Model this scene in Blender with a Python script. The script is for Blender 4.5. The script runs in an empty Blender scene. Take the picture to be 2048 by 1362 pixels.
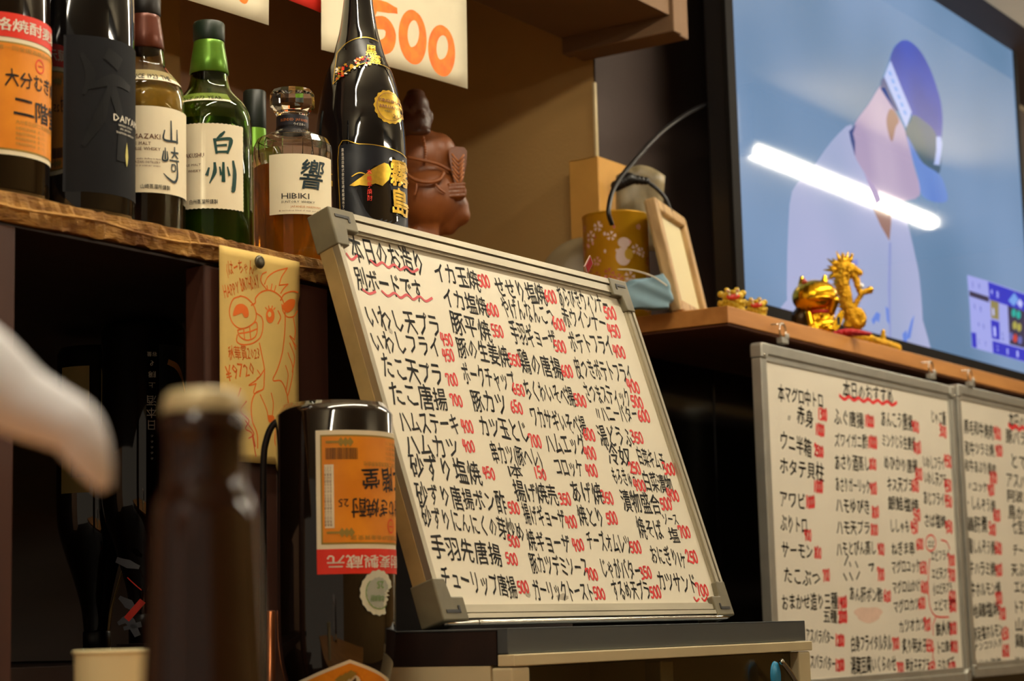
import bpy, bmesh, math, random
from mathutils import Vector, Matrix, noise
R = math.radians
sc = bpy.context.scene
C = sc.collection
# ---------------------------------------------------------------- camera
FPX, PITCH, YAW, ROLL = 4000.0, R(8.2), R(33.4), R(1.5)
EYE = Vector((0, 0, 1.2))
fw = Vector((math.cos(YAW)*math.cos(PITCH), math.sin(YAW)*math.cos(PITCH), math.sin(PITCH)))
r0 = Vector((math.sin(YAW), -math.cos(YAW), 0)); u0 = r0.cross(fw)
cU = u0*math.cos(ROLL) + r0*math.sin(ROLL); cR = r0*math.cos(ROLL) - u0*math.sin(ROLL)
cd = bpy.data.cameras.new('camera'); cam = bpy.data.objects.new('camera', cd); C.objects.link(cam)
cam.matrix_world = Matrix(((cR.x, cU.x, -fw.x, EYE.x), (cR.y, cU.y, -fw.y, EYE.y), (cR.z, cU.z, -fw.z, EYE.z), (0, 0, 0, 1)))
cd.sensor_width = 36; cd.lens = FPX*36/2048; cd.clip_start = .02; cd.clip_end = 60
cd.dof.use_dof = True; cd.dof.focus_distance = 2.2; cd.dof.aperture_fstop = cd.lens/1000/.0078
sc.camera = cam
# ---------------------------------------------------------------- light and exposure
w = bpy.data.worlds.new('world'); sc.world = w; w.use_nodes = True
w.node_tree.nodes['Background'].inputs[0].default_value = (1.0, .82, .6, 1)
w.node_tree.nodes['Background'].inputs[1].default_value = .22
sc.view_settings.view_transform = 'Standard'; sc.view_settings.look = 'None'
sc.view_settings.exposure = 0.12; sc.view_settings.gamma = 1; sc.view_settings.use_curve_mapping = False
TUBE = 85.0          # radiance of the fluorescent tubes

def ray(px, py):
    return (fw*FPX + cR*(px-1024) - cU*(py-681)).normalized()
def onY(px, py, Y): d = ray(px, py); return EYE + d*((Y-EYE.y)/d.y)
def onX(px, py, X): d = ray(px, py); return EYE + d*((X-EYE.x)/d.x)
def onZ(px, py, Z): d = ray(px, py); return EYE + d*((Z-EYE.z)/d.z)
def atD(px, py, D): d = ray(px, py); return EYE + d*(D/d.dot(fw))
def depth(p): return (Vector(p)-EYE).dot(fw)
def pix(p):
    q = Vector(p)-EYE; z = q.dot(fw); return (1024+FPX*q.dot(cR)/z, 681-FPX*q.dot(cU)/z)
def col(px, Y):      # x, y of the vertical through pixel column px near the horizon's height in plane Y
    p = onY(px, 700, Y); return p
# ---------------------------------------------------------------- colours and materials
def lin(h):
    if not isinstance(h, str): return tuple(h)+(1,) if len(h) == 3 else h
    h = h.lstrip('#'); o = []
    for i in (0, 2, 4):
        c = int(h[i:i+2], 16)/255; o.append(c/12.92 if c <= .04045 else ((c+.055)/1.055)**2.4)
    return (*o, 1)
def mat(name, color, rough=.5, metal=0, noise_amt=0, nscale=20, bump=0, bscale=60, coat=0, trans=0, ior=1.45, emit=None, estr=0, spec=.5, stretch=(1, 1, 1), color2=None, alpha=1):
    m = bpy.data.materials.new(name); m.use_nodes = True; nt = m.node_tree; b = nt.nodes['Principled BSDF']
    c = lin(color); b.inputs['Base Color'].default_value = c
    b.inputs['Roughness'].default_value = rough; b.inputs['Metallic'].default_value = metal
    b.inputs['Coat Weight'].default_value = coat; b.inputs['Coat Roughness'].default_value = .05
    b.inputs['Transmission Weight'].default_value = trans; b.inputs['IOR'].default_value = ior
    b.inputs['Specular IOR Level'].default_value = spec; b.inputs['Alpha'].default_value = alpha
    if emit: b.inputs['Emission Color'].default_value = lin(emit); b.inputs['Emission Strength'].default_value = estr
    tc = nt.nodes.new('ShaderNodeTexCoord'); mp = nt.nodes.new('ShaderNodeMapping'); nt.links.new(tc.outputs['Object'], mp.inputs[0]); mp.inputs['Scale'].default_value = stretch
    nz = nt.nodes.new('ShaderNodeTexNoise'); nz.inputs['Scale'].default_value = nscale; nz.inputs['Detail'].default_value = 6; nt.links.new(mp.outputs[0], nz.inputs[0])
    mx = nt.nodes.new('ShaderNodeMix'); mx.data_type = 'RGBA'
    c2 = lin(color2) if color2 else tuple(x*(1-noise_amt) for x in c[:3])+(1,)
    mx.inputs[6].default_value = c; mx.inputs[7].default_value = c2
    rp = nt.nodes.new('ShaderNodeMapRange'); rp.inputs[1].default_value = .35; rp.inputs[2].default_value = .65
    nt.links.new(nz.outputs[0], rp.inputs[0]); nt.links.new(rp.outputs[0], mx.inputs[0]); nt.links.new(mx.outputs[2], b.inputs['Base Color'])
    if bump:
        n2 = nt.nodes.new('ShaderNodeTexNoise'); n2.inputs['Scale'].default_value = bscale; n2.inputs['Detail'].default_value = 8; nt.links.new(mp.outputs[0], n2.inputs[0])
        bp = nt.nodes.new('ShaderNodeBump'); bp.inputs['Strength'].default_value = bump; bp.inputs['Distance'].default_value = .002; nt.links.new(n2.outputs[0], bp.inputs['Height']); nt.links.new(bp.outputs[0], b.inputs['Normal'])
    return m
M = {}
M['plaster'] = mat('plaster', '#a98751', .85, noise_amt=.12, nscale=4, bump=.35, bscale=220)
M['plaster_shaded'] = mat('shaded_plaster_wall', '#382c27', .8, noise_amt=.15, nscale=5, bump=.2, bscale=150)  # shadow on the wall beside and behind the screen put into the colour
M['header'] = mat('header_board', '#6b5138', .8, noise_amt=.1, nscale=4)
M['niche'] = mat('niche_board', '#aa876c', .75, noise_amt=.15, nscale=6, stretch=(1, 1, .2))
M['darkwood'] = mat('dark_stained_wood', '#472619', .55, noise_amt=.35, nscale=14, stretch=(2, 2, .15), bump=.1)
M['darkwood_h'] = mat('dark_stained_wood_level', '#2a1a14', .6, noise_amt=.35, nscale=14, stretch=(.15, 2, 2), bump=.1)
M['ply'] = mat('raw_plywood_edge', '#c4954e', .85, color2='#7a4f20', nscale=22, stretch=(1, 2, 5), bump=1.0, bscale=160)
M['shelfwood'] = mat('varnished_shelf_wood', '#c08443', .5, color2='#a66d32', nscale=9, stretch=(.4, 3, 3), bump=.1, bscale=40)
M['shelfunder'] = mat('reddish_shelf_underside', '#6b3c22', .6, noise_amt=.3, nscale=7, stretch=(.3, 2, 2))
M['cream'] = mat('cream_enamel', '#d8c9a0', .45, noise_amt=.12, nscale=9)
M['white_ceil'] = mat('ceiling_panels', '#c9bda2', .9, noise_amt=.06, nscale=3)
M['floor'] = mat('floor_tiles_brown', '#4a3a2e', .6, noise_amt=.2, nscale=3)
M['steel'] = mat('brushed_stainless', '#666c6e', .45, .55, noise_amt=.25, nscale=5, stretch=(.4, 4, 4))
M['alu'] = mat('aluminium', '#b8b09a', .35, .75, noise_amt=.18, nscale=30, stretch=(.2, 1, 1))
M['alu_v'] = mat('aluminium_upright', '#b8b09a', .35, .75, noise_amt=.18, nscale=30, stretch=(1, .2, 1))
M['alu_grey'] = mat('grey_aluminium', '#b6b5ab', .4, .7, noise_amt=.12, nscale=20)
M['corner'] = mat('grey_plastic_corner', '#736c54', .5, noise_amt=.2, nscale=40)
M['wb'] = mat('whiteboard_enamel', '#e9e2cc', .27, noise_amt=.03, nscale=8, coat=.3)
M['wb2'] = mat('whiteboard_enamel_far', '#dcd5c4', .3, noise_amt=.04, nscale=5)
M['edge_tan'] = mat('tan_hardboard_back', '#a98f5a', .8, noise_amt=.25, nscale=25)
M['ink'] = mat('black_marker', '#1c1c1a', .6)
M['ink_faded'] = mat('faded_black_marker', '#3a3a34', .7)
M['red'] = mat('red_marker', '#d8282a', .6)
M['redsoft'] = mat('soft_red_marker', '#cf5258', .6)
M['smear'] = mat('wiped_marker_smear', '#b9b09c', .6, noise_amt=.2, nscale=60)
M['pinksmear'] = mat('pink_wiped_smear', '#d8b8a4', .6, noise_amt=.1, nscale=60)
M['black_gloss'] = mat('black_glass_panel', '#0b0908', .12, spec=.6)
M['black'] = mat('black_plastic', '#121112', .35)
M['bezel'] = mat('dark_bezel', '#12100f', .6, spec=.08)
M['chrome'] = mat('chrome', '#c9c4b8', .18, 1)
# ---------------------------------------------------------------- object helpers
def obj(name, bm, m, parent=None, smooth=False, local=True, kind=None, label=None, cat=None, group=None, bevel=0, recalc=True, autosm=None):
    if recalc and bm.faces: bmesh.ops.recalc_face_normals(bm, faces=bm.faces)
    me = bpy.data.meshes.new(name); bm.to_mesh(me); bm.free()
    for mm in (m if isinstance(m, (list, tuple)) else [m]): me.materials.append(mm)
    if smooth: me.polygons.foreach_set('use_smooth', [True]*len(me.polygons))
    if autosm: me.set_sharp_from_angle(angle=R(autosm))
    o = bpy.data.objects.new(name, me); C.objects.link(o)
    if parent: o.parent = parent
    tag(o, label, cat, group, kind)
    if bevel:
        b = o.modifiers.new('bevel', 'BEVEL'); b.width = bevel; b.segments = 2; b.limit_method = 'ANGLE'; b.angle_limit = R(40)
    return o
def tag(o, label=None, cat=None, group=None, kind=None):
    if label: o['label'] = label
    if cat: o['category'] = cat
    if group: o['group'] = group
    if kind: o['kind'] = kind
def thing(name, label, cat, M4=None, group=None):
    o = bpy.data.objects.new(name, None); C.objects.link(o); o.empty_display_size = .02
    if M4 is not None: o.matrix_world = M4
    tag(o, label, cat, group); return o
def frame(loc, rz=0, ex=None, ey=None):
    if ex is None: return Matrix.Translation(loc) @ Matrix.Rotation(rz, 4, 'Z')
    ex = ex.normalized(); ez = ex.cross(ey).normalized(); ey = ez.cross(ex)
    return Matrix(((ex.x, ey.x, ez.x, loc[0]), (ex.y, ey.y, ez.y, loc[1]), (ex.z, ey.z, ez.z, loc[2]), (0, 0, 0, 1)))
def face_cam(p, yaw=0):  # local -Y looks at the eye
    return Matrix.Translation(p) @ Matrix.Rotation(math.atan2(p[1]-EYE.y, p[0]-EYE.x)-math.pi/2+yaw, 4, 'Z')
def BM(): return bmesh.new()
def box(bm, a, b, mi=0):
    x0, y0, z0 = (min(a[i], b[i]) for i in range(3)); x1, y1, z1 = (max(a[i], b[i]) for i in range(3))
    v = [bm.verts.new(p) for p in ((x0,y0,z0),(x1,y0,z0),(x1,y1,z0),(x0,y1,z0),(x0,y0,z1),(x1,y0,z1),(x1,y1,z1),(x0,y1,z1))]
    for f in ((0,3,2,1),(4,5,6,7),(0,1,5,4),(1,2,6,5),(2,3,7,6),(3,0,4,7)): bm.faces.new([v[i] for i in f]).material_index = mi
    return bm
def prism(bm, pts, z0, z1, fn=None, mi=0):
    """closed polygon pts (x, y) extruded from z0 to z1"""
    A = [bm.verts.new((x, y, z0)) for x, y in pts]; B = [bm.verts.new((x, y, z1)) for x, y in pts]; n = len(pts)
    for i in range(n): bm.faces.new((A[i], A[(i+1) % n], B[(i+1) % n], B[i])).material_index = mi
    for L in (A[::-1], B):
        f = bm.faces.new(L); f.material_index = mi
    bmesh.ops.triangulate(bm, faces=[f for f in bm.faces if len(f.verts) > 4])
    return bm
def lathe(bm, prof, seg=48, cx=0, cy=0, mi=0):
    rings = []
    for r, z in prof:
        if r < 1e-6: rings.append([bm.verts.new((cx, cy, z))])
        else: rings.append([bm.verts.new((cx+r*math.cos(2*math.pi*i/seg), cy+r*math.sin(2*math.pi*i/seg), z)) for i in range(seg)])
    for a, b in zip(rings, rings[1:]):
        for i in range(seg):
            j = (i+1) % seg
            if len(a) == 1 and len(b) == 1: continue
            vs = (a[0], b[j], b[i]) if len(a) == 1 else (a[i], a[j], b[0]) if len(b) == 1 else (a[i], a[j], b[j], b[i])
            bm.faces.new(vs).material_index = mi
    return bm
def cr(pts, n=8, closed=False):
    """Catmull-Rom resampling"""
    P = [Vector(p) for p in pts]; N = len(P)
    if N < 3: return P
    out = []
    for i in range(N if closed else N-1):
        p1, p2 = P[i], P[(i+1) % N]
        p0 = P[i-1] if (i or closed) else p1*2-p2
        p3 = P[(i+2) % N] if (i+2 < N or closed) else p2*2-p1
        for k in range(n):
            t = k/n; out.append(.5*((2*p1)+(p2-p0)*t+(2*p0-5*p1+4*p2-p3)*t*t+(3*p1-p0-3*p2+p3)*t**3))
    if not closed: out.append(P[-1])
    return out
def tube(bm, pts, r, seg=8, closed=False, cap=True, mi=0):
    P = [Vector(p) for p in pts]; n = len(P); rr = r if isinstance(r, (list, tuple)) else [r]*n
    rings = []; up = None
    for i in range(n):
        t = (P[(i+1) % n]-P[i-1]) if (closed or 0 < i < n-1) else (P[1]-P[0] if i == 0 else P[-1]-P[-2])
        t.normalize()
        if up is None: up = t.orthogonal().normalized()
        up = (up - t*up.dot(t)).normalized(); s = t.cross(up)
        rings.append([bm.verts.new(P[i]+(up*math.cos(2*math.pi*k/seg)+s*math.sin(2*math.pi*k/seg))*rr[i]) for k in range(seg)])
    for i in range(n if closed else n-1):
        a, b = rings[i], rings[(i+1) % n]
        for k in range(seg): bm.faces.new((a[k], a[(k+1) % seg], b[(k+1) % seg], b[k])).material_index = mi
    if cap and not closed: bm.faces.new(rings[0][::-1]).material_index = mi; bm.faces.new(rings[-1]).material_index = mi
    return bm
def stroke(bm, pts, wd, z=0, smooth=4, closed=False, mi=0, th=0):
    """a pen line in the xy plane; wd a width or a list of widths"""
    P = [Vector((p[0], p[1])) for p in pts]
    if smooth and len(P) > 2: Q = cr(P, smooth, closed)
    else: Q = P
    n = len(Q)
    if isinstance(wd, (list, tuple)):
        W = []
        for i in range(n):
            f = i/(n-1)*(len(wd)-1); k = min(int(f), len(wd)-2); W.append(wd[k]*(1-f+k)+wd[k+1]*(f-k))
    else: W = [wd]*n
    L = []; Rr = []
    for i in range(n):
        t = (Q[(i+1) % n]-Q[i-1]) if (closed or 0 < i < n-1) else (Q[1]-Q[0] if i == 0 else Q[-1]-Q[-2])
        if t.length < 1e-9: t = Vector((1, 0))
        t.normalize(); nn = Vector((-t.y, t.x))*W[i]/2
        e = Vector((0, 0))
        if not closed and i == 0: e = -t*W[i]*.35
        if not closed and i == n-1: e = t*W[i]*.35
        a = Q[i]+nn+e; b = Q[i]-nn+e
        L.append(bm.verts.new((a.x, a.y, z))); Rr.append(bm.verts.new((b.x, b.y, z)))
    for i in range(n if closed else n-1):
        j = (i+1) % n; bm.faces.new((L[i], Rr[i], Rr[j], L[j])).material_index = mi
    return bm
def poly(bm, pts, z=0, mi=0):
    f = bm.faces.new([bm.verts.new((p[0], p[1], z)) for p in pts]); f.material_index = mi
    bmesh.ops.triangulate(bm, faces=[f]); return bm
def ell(cx, cy, rx, ry, n=20, a0=0): return [(cx+rx*math.cos(a0+2*math.pi*i/n), cy+ry*math.sin(a0+2*math.pi*i/n)) for i in range(n)]
def mapbm(bm, fn, verts=None):
    for v in (verts or bm.verts): v.co = fn(v.co)
    return bm
def slice_x(bm, step):
    xs = [v.co.x for v in bm.verts]
    if not xs: return bm
    k = math.ceil(min(xs)/step)*step
    while k < max(xs):
        bmesh.ops.bisect_plane(bm, geom=bm.verts[:]+bm.edges[:]+bm.faces[:], plane_co=(k, 0, 0), plane_no=(1, 0, 0)); k += step
    return bm
def cyl(Rf, a0=0, out=.0004):
    """wraps (x, y) on a lathe whose radius is Rf (number or function of height); x=0 faces local -Y turned by a0"""
    def fn(c):
        r = Rf(c.y) if callable(Rf) else Rf
        rr = Rf(0) if callable(Rf) and False else r
        a = c.x/(fn.R0)+a0
        return Vector(((r+out+c.z)*math.sin(a), -(r+out+c.z)*math.cos(a), c.y))
    fn.R0 = Rf if not callable(Rf) else Rf(None)
    return fn
# ---------------------------------------------------------------- glyphs (Blender's own built-in font), turned into flat meshes
GL = {}
def load_glyphs(chars, off=0.0):
    todo = [c for c in dict.fromkeys(chars) if c.strip() and (c, off) not in GL]; tmp = []
    for c in todo:
        cu = bpy.data.curves.new('t', 'FONT'); cu.body = c; cu.resolution_u = 1; cu.size = 1
        o = bpy.data.objects.new('t', cu); C.objects.link(o); tmp.append((c, o, cu))
    dg = bpy.context.evaluated_depsgraph_get(); dg.update()
    for c, o, cu in tmp:
        me = o.evaluated_get(dg).to_mesh()
        V = [(v.co.x, v.co.y) for v in me.vertices]; F = [tuple(p.vertices) for p in me.polygons]
        xs = [v[0] for v in V] or [0]
        adv = 1.0 if ord(c) > 0x2e7f else (max(xs)-min(xs))+.09
        x0 = 0 if ord(c) > 0x2e7f else min(xs)-.045
        if off:
            n0 = len(V); F0 = F[:]; V0 = V[:]
            for dx_, dy_ in ((off*1.6, 0), (off*.4, off*1.6)):
                k0 = len(V); V += [(a_+dx_, b_+dy_) for a_, b_ in V0]; F += [tuple(i+k0 for i in f) for f in F0]
        GL[(c, off)] = ([(x-x0, y) for x, y in V], F, adv)
        o.evaluated_get(dg).to_mesh_clear(); bpy.data.objects.remove(o); bpy.data.curves.remove(cu)
    return GL
DIG = {'0': [[(.5,1),(.12,.75),(.08,.35),(.35,0),(.75,.12),(.9,.55),(.72,.95),(.5,1)]], '1': [[(.5,1),(.42,.5),(.38,0)]],
 '2': [[(.1,.75),(.4,1),(.8,.85),(.65,.45),(.1,.05)],[(.1,.05),(.5,.1),(.95,0)]], '3': [[(.1,.95),(.6,1),(.75,.8),(.35,.55)],[(.35,.55),(.85,.45),(.75,.1),(.05,0)]],
 '4': [[(.3,1),(.08,.45),(.95,.5)],[(.72,.95),(.6,.4),(.5,-.05)]], '5': [[(.9,1),(.3,.98)],[(.3,.98),(.15,.55),(.7,.58),(.85,.25),(.45,0),(.05,.08)]],
 '6': [[(.7,1),(.25,.7),(.08,.25),(.4,0),(.85,.2),(.7,.5),(.15,.35)]], '7': [[(.08,.75),(.1,.98),(.85,.98),(.6,.5),(.4,-.05)]],
 '8': [[(.8,.85),(.4,1),(.2,.75),(.75,.3),(.5,0),(.12,.2),(.8,.85)]], '9': [[(.85,.75),(.45,1),(.15,.7),(.5,.5),(.85,.8),(.6,0)]]}
rnd = random.Random(7)
def digits(bm, s, x, y, wd, h, pen, z=0, slant=.12, mi=0):
    """hand-drawn numerals, lower left at x, y, whole number wd wide"""
    a = wd/len(s)
    for i, ch in enumerate(s):
        jx = rnd.uniform(-.04, .04); jy = rnd.uniform(-.06, .06); kh = rnd.uniform(.9, 1.08)
        for st in DIG[ch]:
            stroke(bm, [(x+(i+jx+.06+p[0]*.9)*a+slant*p[1]*h*.4, y+(jy+p[1]*kh)*h) for p in st], pen, z, 4, mi=mi)
def text(bm, s, fn, h, w=None, off=0.0, z=0, jitter=0, slant=0, squeeze=1, mi=0):
    """s laid from local (0, 0); fn maps (x, y) to the surface's own xy; h is the glyph height"""
    adv = sum((GL[(c, off)][2] if (c, off) in GL else .4) for c in s); kx = (w/adv) if w else h*squeeze
    x = 0
    for c in s:
        if (c, off) not in GL: x += .4*kx; continue
        V, F, a = GL[(c, off)]; cjk = ord(c) > 0x2e7f
        an = rnd.uniform(-1, 1)*jitter; sx = 1+rnd.uniform(-1, 1)*jitter*1.2; sy = 1+rnd.uniform(-1, 1)*jitter*1.6; dy = rnd.uniform(-1, 1)*jitter*.5
        sh = slant+rnd.uniform(-1, 1)*jitter; p1 = rnd.uniform(0, 6); p2 = rnd.uniform(0, 6); wb = jitter*.35
        vs = []
        for (u, v) in V:
            cx, cy = (a/2, .38)
            if wb: u, v = u+wb*math.sin(v*5+p1), v+wb*math.sin(u*5+p2)
            du, dv = (u-cx)*sx, (v-cy)*sy; du += dv*sh
            uu = cx+du*math.cos(an)-dv*math.sin(an); vv = cy+du*math.sin(an)+dv*math.cos(an)+dy
            q = fn(x+uu*kx, (vv+(.07 if cjk else 0))*h); vs.append(bm.verts.new((q[0], q[1], z)))
        for f in F:
            try: bm.faces.new([vs[i] for i in f]).material_index = mi
            except ValueError: pass
        x += a*kx
    return bm
def ident(x0, y0, dx=1, dy=0):
    L = math.hypot(dx, dy); c, s_ = dx/L, dy/L
    return lambda x, y: (x0+c*x-s_*y, y0+s_*x+c*y)
def remesh(bm, vox, smooth_it=4):
    me = bpy.data.meshes.new('r'); bm.to_mesh(me); bm.free(); o = bpy.data.objects.new('r', me); C.objects.link(o)
    r_ = o.modifiers.new('r', 'REMESH'); r_.mode = 'VOXEL'; r_.voxel_size = vox; r_.use_smooth_shade = True
    s_ = o.modifiers.new('s', 'SMOOTH'); s_.iterations = smooth_it; s_.factor = .5
    dg = bpy.context.evaluated_depsgraph_get(); dg.update(); m2 = o.evaluated_get(dg).to_mesh(); b = bmesh.new(); b.from_mesh(m2)
    o.evaluated_get(dg).to_mesh_clear(); bpy.data.objects.remove(o); bpy.data.meshes.remove(me); return b
def ball(bm, c, r, rot=None, seg=12, mi=0):
    rr = (r, r, r) if not isinstance(r, (tuple, list)) else r
    mt = Matrix.Translation(c) @ (rot.to_4x4() if rot else Matrix.Identity(4)) @ Matrix.Diagonal((*rr, 1))
    g = bmesh.ops.create_uvsphere(bm, u_segments=seg, v_segments=max(6, seg*2//3), radius=1, matrix=mt)
    for v in g['verts']:
        for f in v.link_faces: f.material_index = mi
    return bm
def capsule(bm, a, b, ra, rb=None, n=6, seg=10):
    rb = ra if rb is None else rb; a, b = Vector(a), Vector(b)
    for i in range(n+1):
        t = i/n; ball(bm, a.lerp(b, t), ra+(rb-ra)*t, seg=seg)
    return bm
# ================================================================ STRUCTURE
ZL = onY(0, 378, 1.25).z*.5 + onY(560, 503, 1.25).z*.5         # top of the left bottle shelf
XE = 3.04                                                     # plaster end wall, facing the viewer
CY = onX(1190, 250, XE).y                                     # its corner
b = BM(); box(b, (-1.5, -2.6, -.05), (7.6, 3.0, 0)); obj('floor', b, M['floor'], kind='structure')
b = BM(); box(b, (-1.5, -2.6, 2.62), (7.6, 3.0, 2.68)); obj('ceiling', b, M['white_ceil'], kind='structure')
b = BM(); box(b, (XE, CY, 0), (XE+.5, 2.56, 2.62)); obj('wall_end', b, M['plaster'], kind='structure')
b = BM(); box(b, (-1.5, 2.38, 0), (XE, 2.44, 2.62)); obj('wall_back', b, M['niche'], kind='structure')
b = BM(); box(b, (XE+.5, CY+.012, 0), (7.6, CY+.08, 2.62)); box(b, (XE+.0005, CY-.004, 0), (XE+.5, CY-.0005, 2.62)); obj('wall_screen_side', b, M['plaster_shaded'], kind='structure')
b = BM(); box(b, (7.5, -2.6, 0), (7.6, CY, 2.62)); obj('wall_far', b, M['plaster'], kind='structure')
b = BM(); box(b, (-1.5, -2.6, 0), (7.6, -2.5, 2.62)); obj('wall_right', b, M['plaster'], kind='structure')
SCY = onX(1455, 611, 2.9).y+.15
# header box over the niche
pc = onX(1354, 70, XE-.05)
HY = pc.y; HZ = pc.z
b = BM(); box(b, (-.5, HY, HZ+.03), (XE-.075, CY+.02, 2.62)); obj('trim_4', b, M['header'], kind='structure'); b = BM(); box(b, (XE-.0745, HY-.008, HZ), (XE-.0455, CY+.02, 2.6195))
box(b, (XE-.045, HY+.004, HZ+.004), (XE, CY+.02, 2.62)); obj('trim_1', b, M['header'], kind='structure', bevel=.002)
b = BM(); box(b, (XE-.004, CY-.005, onX(1193, 316, XE).z), (XE+.003, CY+.002, onX(1188, 165, XE).z)); obj('trim_2', b, mat('lit_corner_trim', '#b8a67c', .3, coat=.5), kind='structure', bevel=.002)  # highlight along the corner trim put into a short pale strip
TOPZ = onY(2022, 62, SCY).z
b = BM(); box(b, (XE+.01, CY-.27, TOPZ+.105), (7.5, CY-.006, 2.6199)); obj('trim_3', b, M['darkwood_h'], kind='structure')
# lamps: fluorescent fittings in a row, each a body with a bare tube
tubem = mat('lit_fluorescent_tube', '#ffffff', .4, emit=(1.0, .89, .70), estr=TUBE)
fitm = mat('grey_enamel_fitting', '#55524a', .6)
def lamp(x, y, L, label):
    t = thing('ceiling_light', label, 'light', Matrix.Translation((x, y, 2.45)), 'fluorescent ceiling lights in rows')
    b = BM(); box(b, (0, -.022, .014), (L, .022, .17)); obj('housing', b, fitm, t, bevel=.008)
    for xx in (0, L):
        b = BM(); box(b, (xx-.015, -.023, -.026), (xx+.015, .023, .013)); obj('end_holder', b, fitm, t, bevel=.004)
    b = BM(); tube(b, [(.012, 0, -.005), (L-.012, 0, -.005)], .017, 16); obj('tube', b, tubem, t, smooth=True)
    return t
lamp(4.68, .95, 1.3, 'bare fluorescent tube on a white fitting, mirrored as a streak in the screen')
lamp(2.7, .95, 1.25, 'bare fluorescent tube on a white ceiling fitting in front of the tall niche')
lamp(.9, .95, 1.25, 'bare fluorescent tube on a white ceiling fitting above the drinkers')
lamp(-.8, .3, 1.25, 'bare fluorescent tube on a white ceiling fitting behind the viewer')
lamp(2.2, -1.2, 1.25, 'bare fluorescent tube on a white ceiling fitting over the room side, nearer')
lamp(4.6, -1.2, 1.25, 'bare fluorescent tube on a white ceiling fitting over the room side, farther')
# ================================================================ LEFT RACK
rk = thing('bottle_rack', 'dark brown wooden rack whose worn raw-edged shelf carries the bottles', 'shelf', frame((0, 0, 0)))
b = BM(); TH = .023
out = []; rr_ = random.Random(3); x = .55
while x < 2.15: out.append((x, 1.25+.0015*math.sin(x*31)+rr_.uniform(-.0012, .0012))); x += .006
pts = out + [(2.15, 1.25), (2.15, 1.6), (2.7, 1.6), (2.7, 2.36), (.55, 2.36)]
A = [b.verts.new((p[0], p[1], ZL+(rr_.uniform(-.0012, .0004) if i < len(out) else 0))) for i, p in enumerate(pts)]
B_ = [b.verts.new((p[0]+0, p[1]+(rr_.uniform(0, .002) if i < len(out) else 0), ZL-TH+(rr_.uniform(-.002, .002) if i < len(out) else 0))) for i, p in enumerate(pts)]
Cm = [b.verts.new((p[0], p[1]+(rr_.uniform(-.003, .002)), ZL-TH*.45+rr_.uniform(-.002, .002))) for p in pts]
n = len(pts)
for i in range(n):
    j = (i+1) % n; b.faces.new((A[i], A[j], Cm[j], Cm[i])); b.faces.new((Cm[i], Cm[j], B_[j], B_[i]))
b.faces.new(A[::-1]); b.faces.new(B_); bmesh.ops.triangulate(b, faces=[f for f in b.faces if len(f.verts) > 4])
obj('shelf_board', b, M['ply'], rk)
b = BM(); box(b, (.56, 1.256, ZL-TH-.0045), (2.14, 2.33, ZL-TH-.0022)); obj('underside_shade_sheet', b, M['darkwood_h'], rk)  # added dark sheet: the shade under the shelf put into colour
b = BM(); tube(b, [(x_, 1.2475+.001*math.sin(x_*90), ZL-TH*.5+.002*math.sin(x_*37)) for x_ in [.6+.02*i for i in range(60)]], .0016, 5); obj('split_veneer', b, M['ply'], rk)
PX0 = onY(414, 800, 1.25).x; PX1 = onY(662, 800, 1.25).x
for (a, c) in ((PX0, PX1), (onY(-120, 800, 1.25).x, onY(31, 900, 1.25).x)):
    b = BM(); box(b, (a, 1.252, .9), (c, 1.277, ZL-TH-.005)); obj('post', b, M['darkwood'], rk, bevel=.002)
b = BM(); box(b, (PX1, 1.315, .9), (PX1+.55, 1.33, ZL-TH-.005)); obj('side_panel', b, M['darkwood_h'], rk)
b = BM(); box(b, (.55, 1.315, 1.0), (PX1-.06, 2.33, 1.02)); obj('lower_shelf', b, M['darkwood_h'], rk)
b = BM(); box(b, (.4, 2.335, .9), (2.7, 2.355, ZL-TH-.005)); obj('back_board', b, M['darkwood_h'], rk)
ux0, ux1 = onY(300, 100, 2.34).x, onY(352, 100, 2.34).x
b = BM(); box(b, (ux0, 2.33, ZL+.0005), (ux1, 2.36, 2.5)); obj('trim_5', b, M['plaster'], kind='structure')
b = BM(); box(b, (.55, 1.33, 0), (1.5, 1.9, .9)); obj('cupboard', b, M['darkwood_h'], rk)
# ================================================================ RIGHT SHELF
SC = onX(1455, 611, 2.9); SY, SZ = SC.y, SC.z
SX = 2.9
rs = thing('wall_shelf', 'honey-brown wooden shelf below the big screen, figurines along its edge', 'shelf', frame((0, 0, 0)))
b = BM(); box(b, (SX, SY, SZ-.028), (7.3, CY-.006, SZ)); obj('shelf_board', b, M['shelfwood'], rs, bevel=.0012)
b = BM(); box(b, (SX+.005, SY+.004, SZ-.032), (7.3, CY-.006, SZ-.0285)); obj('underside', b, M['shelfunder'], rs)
# dark glossy cabinet under it
PY = CY-.03
cb = thing('tall_cabinet', 'black glossy cabinet doors in the shadow under the screen shelf', 'cabinet', frame((0, 0, 0)))
xs = [2.75, 3.4, 4.2, 5.05, 5.9, 6.75]
zt = onY(1296, 702, PY).z
for a, c in zip(xs, xs[1:]):
    b = BM(); box(b, (a+.002, PY, .1), (c-.002, PY+.022, zt)); obj('door', b, M['black_gloss'], cb, bevel=.002)
b = BM(); box(b, (2.75, PY-.002, zt+.001), (6.9, PY+.024, SZ-.033)); obj('top_rail', b, M['darkwood_h'], cb)
b = BM(); box(b, (2.75, PY, 0), (6.9, PY+.022, .098)); obj('plinth', b, M['black'], cb)
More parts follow.
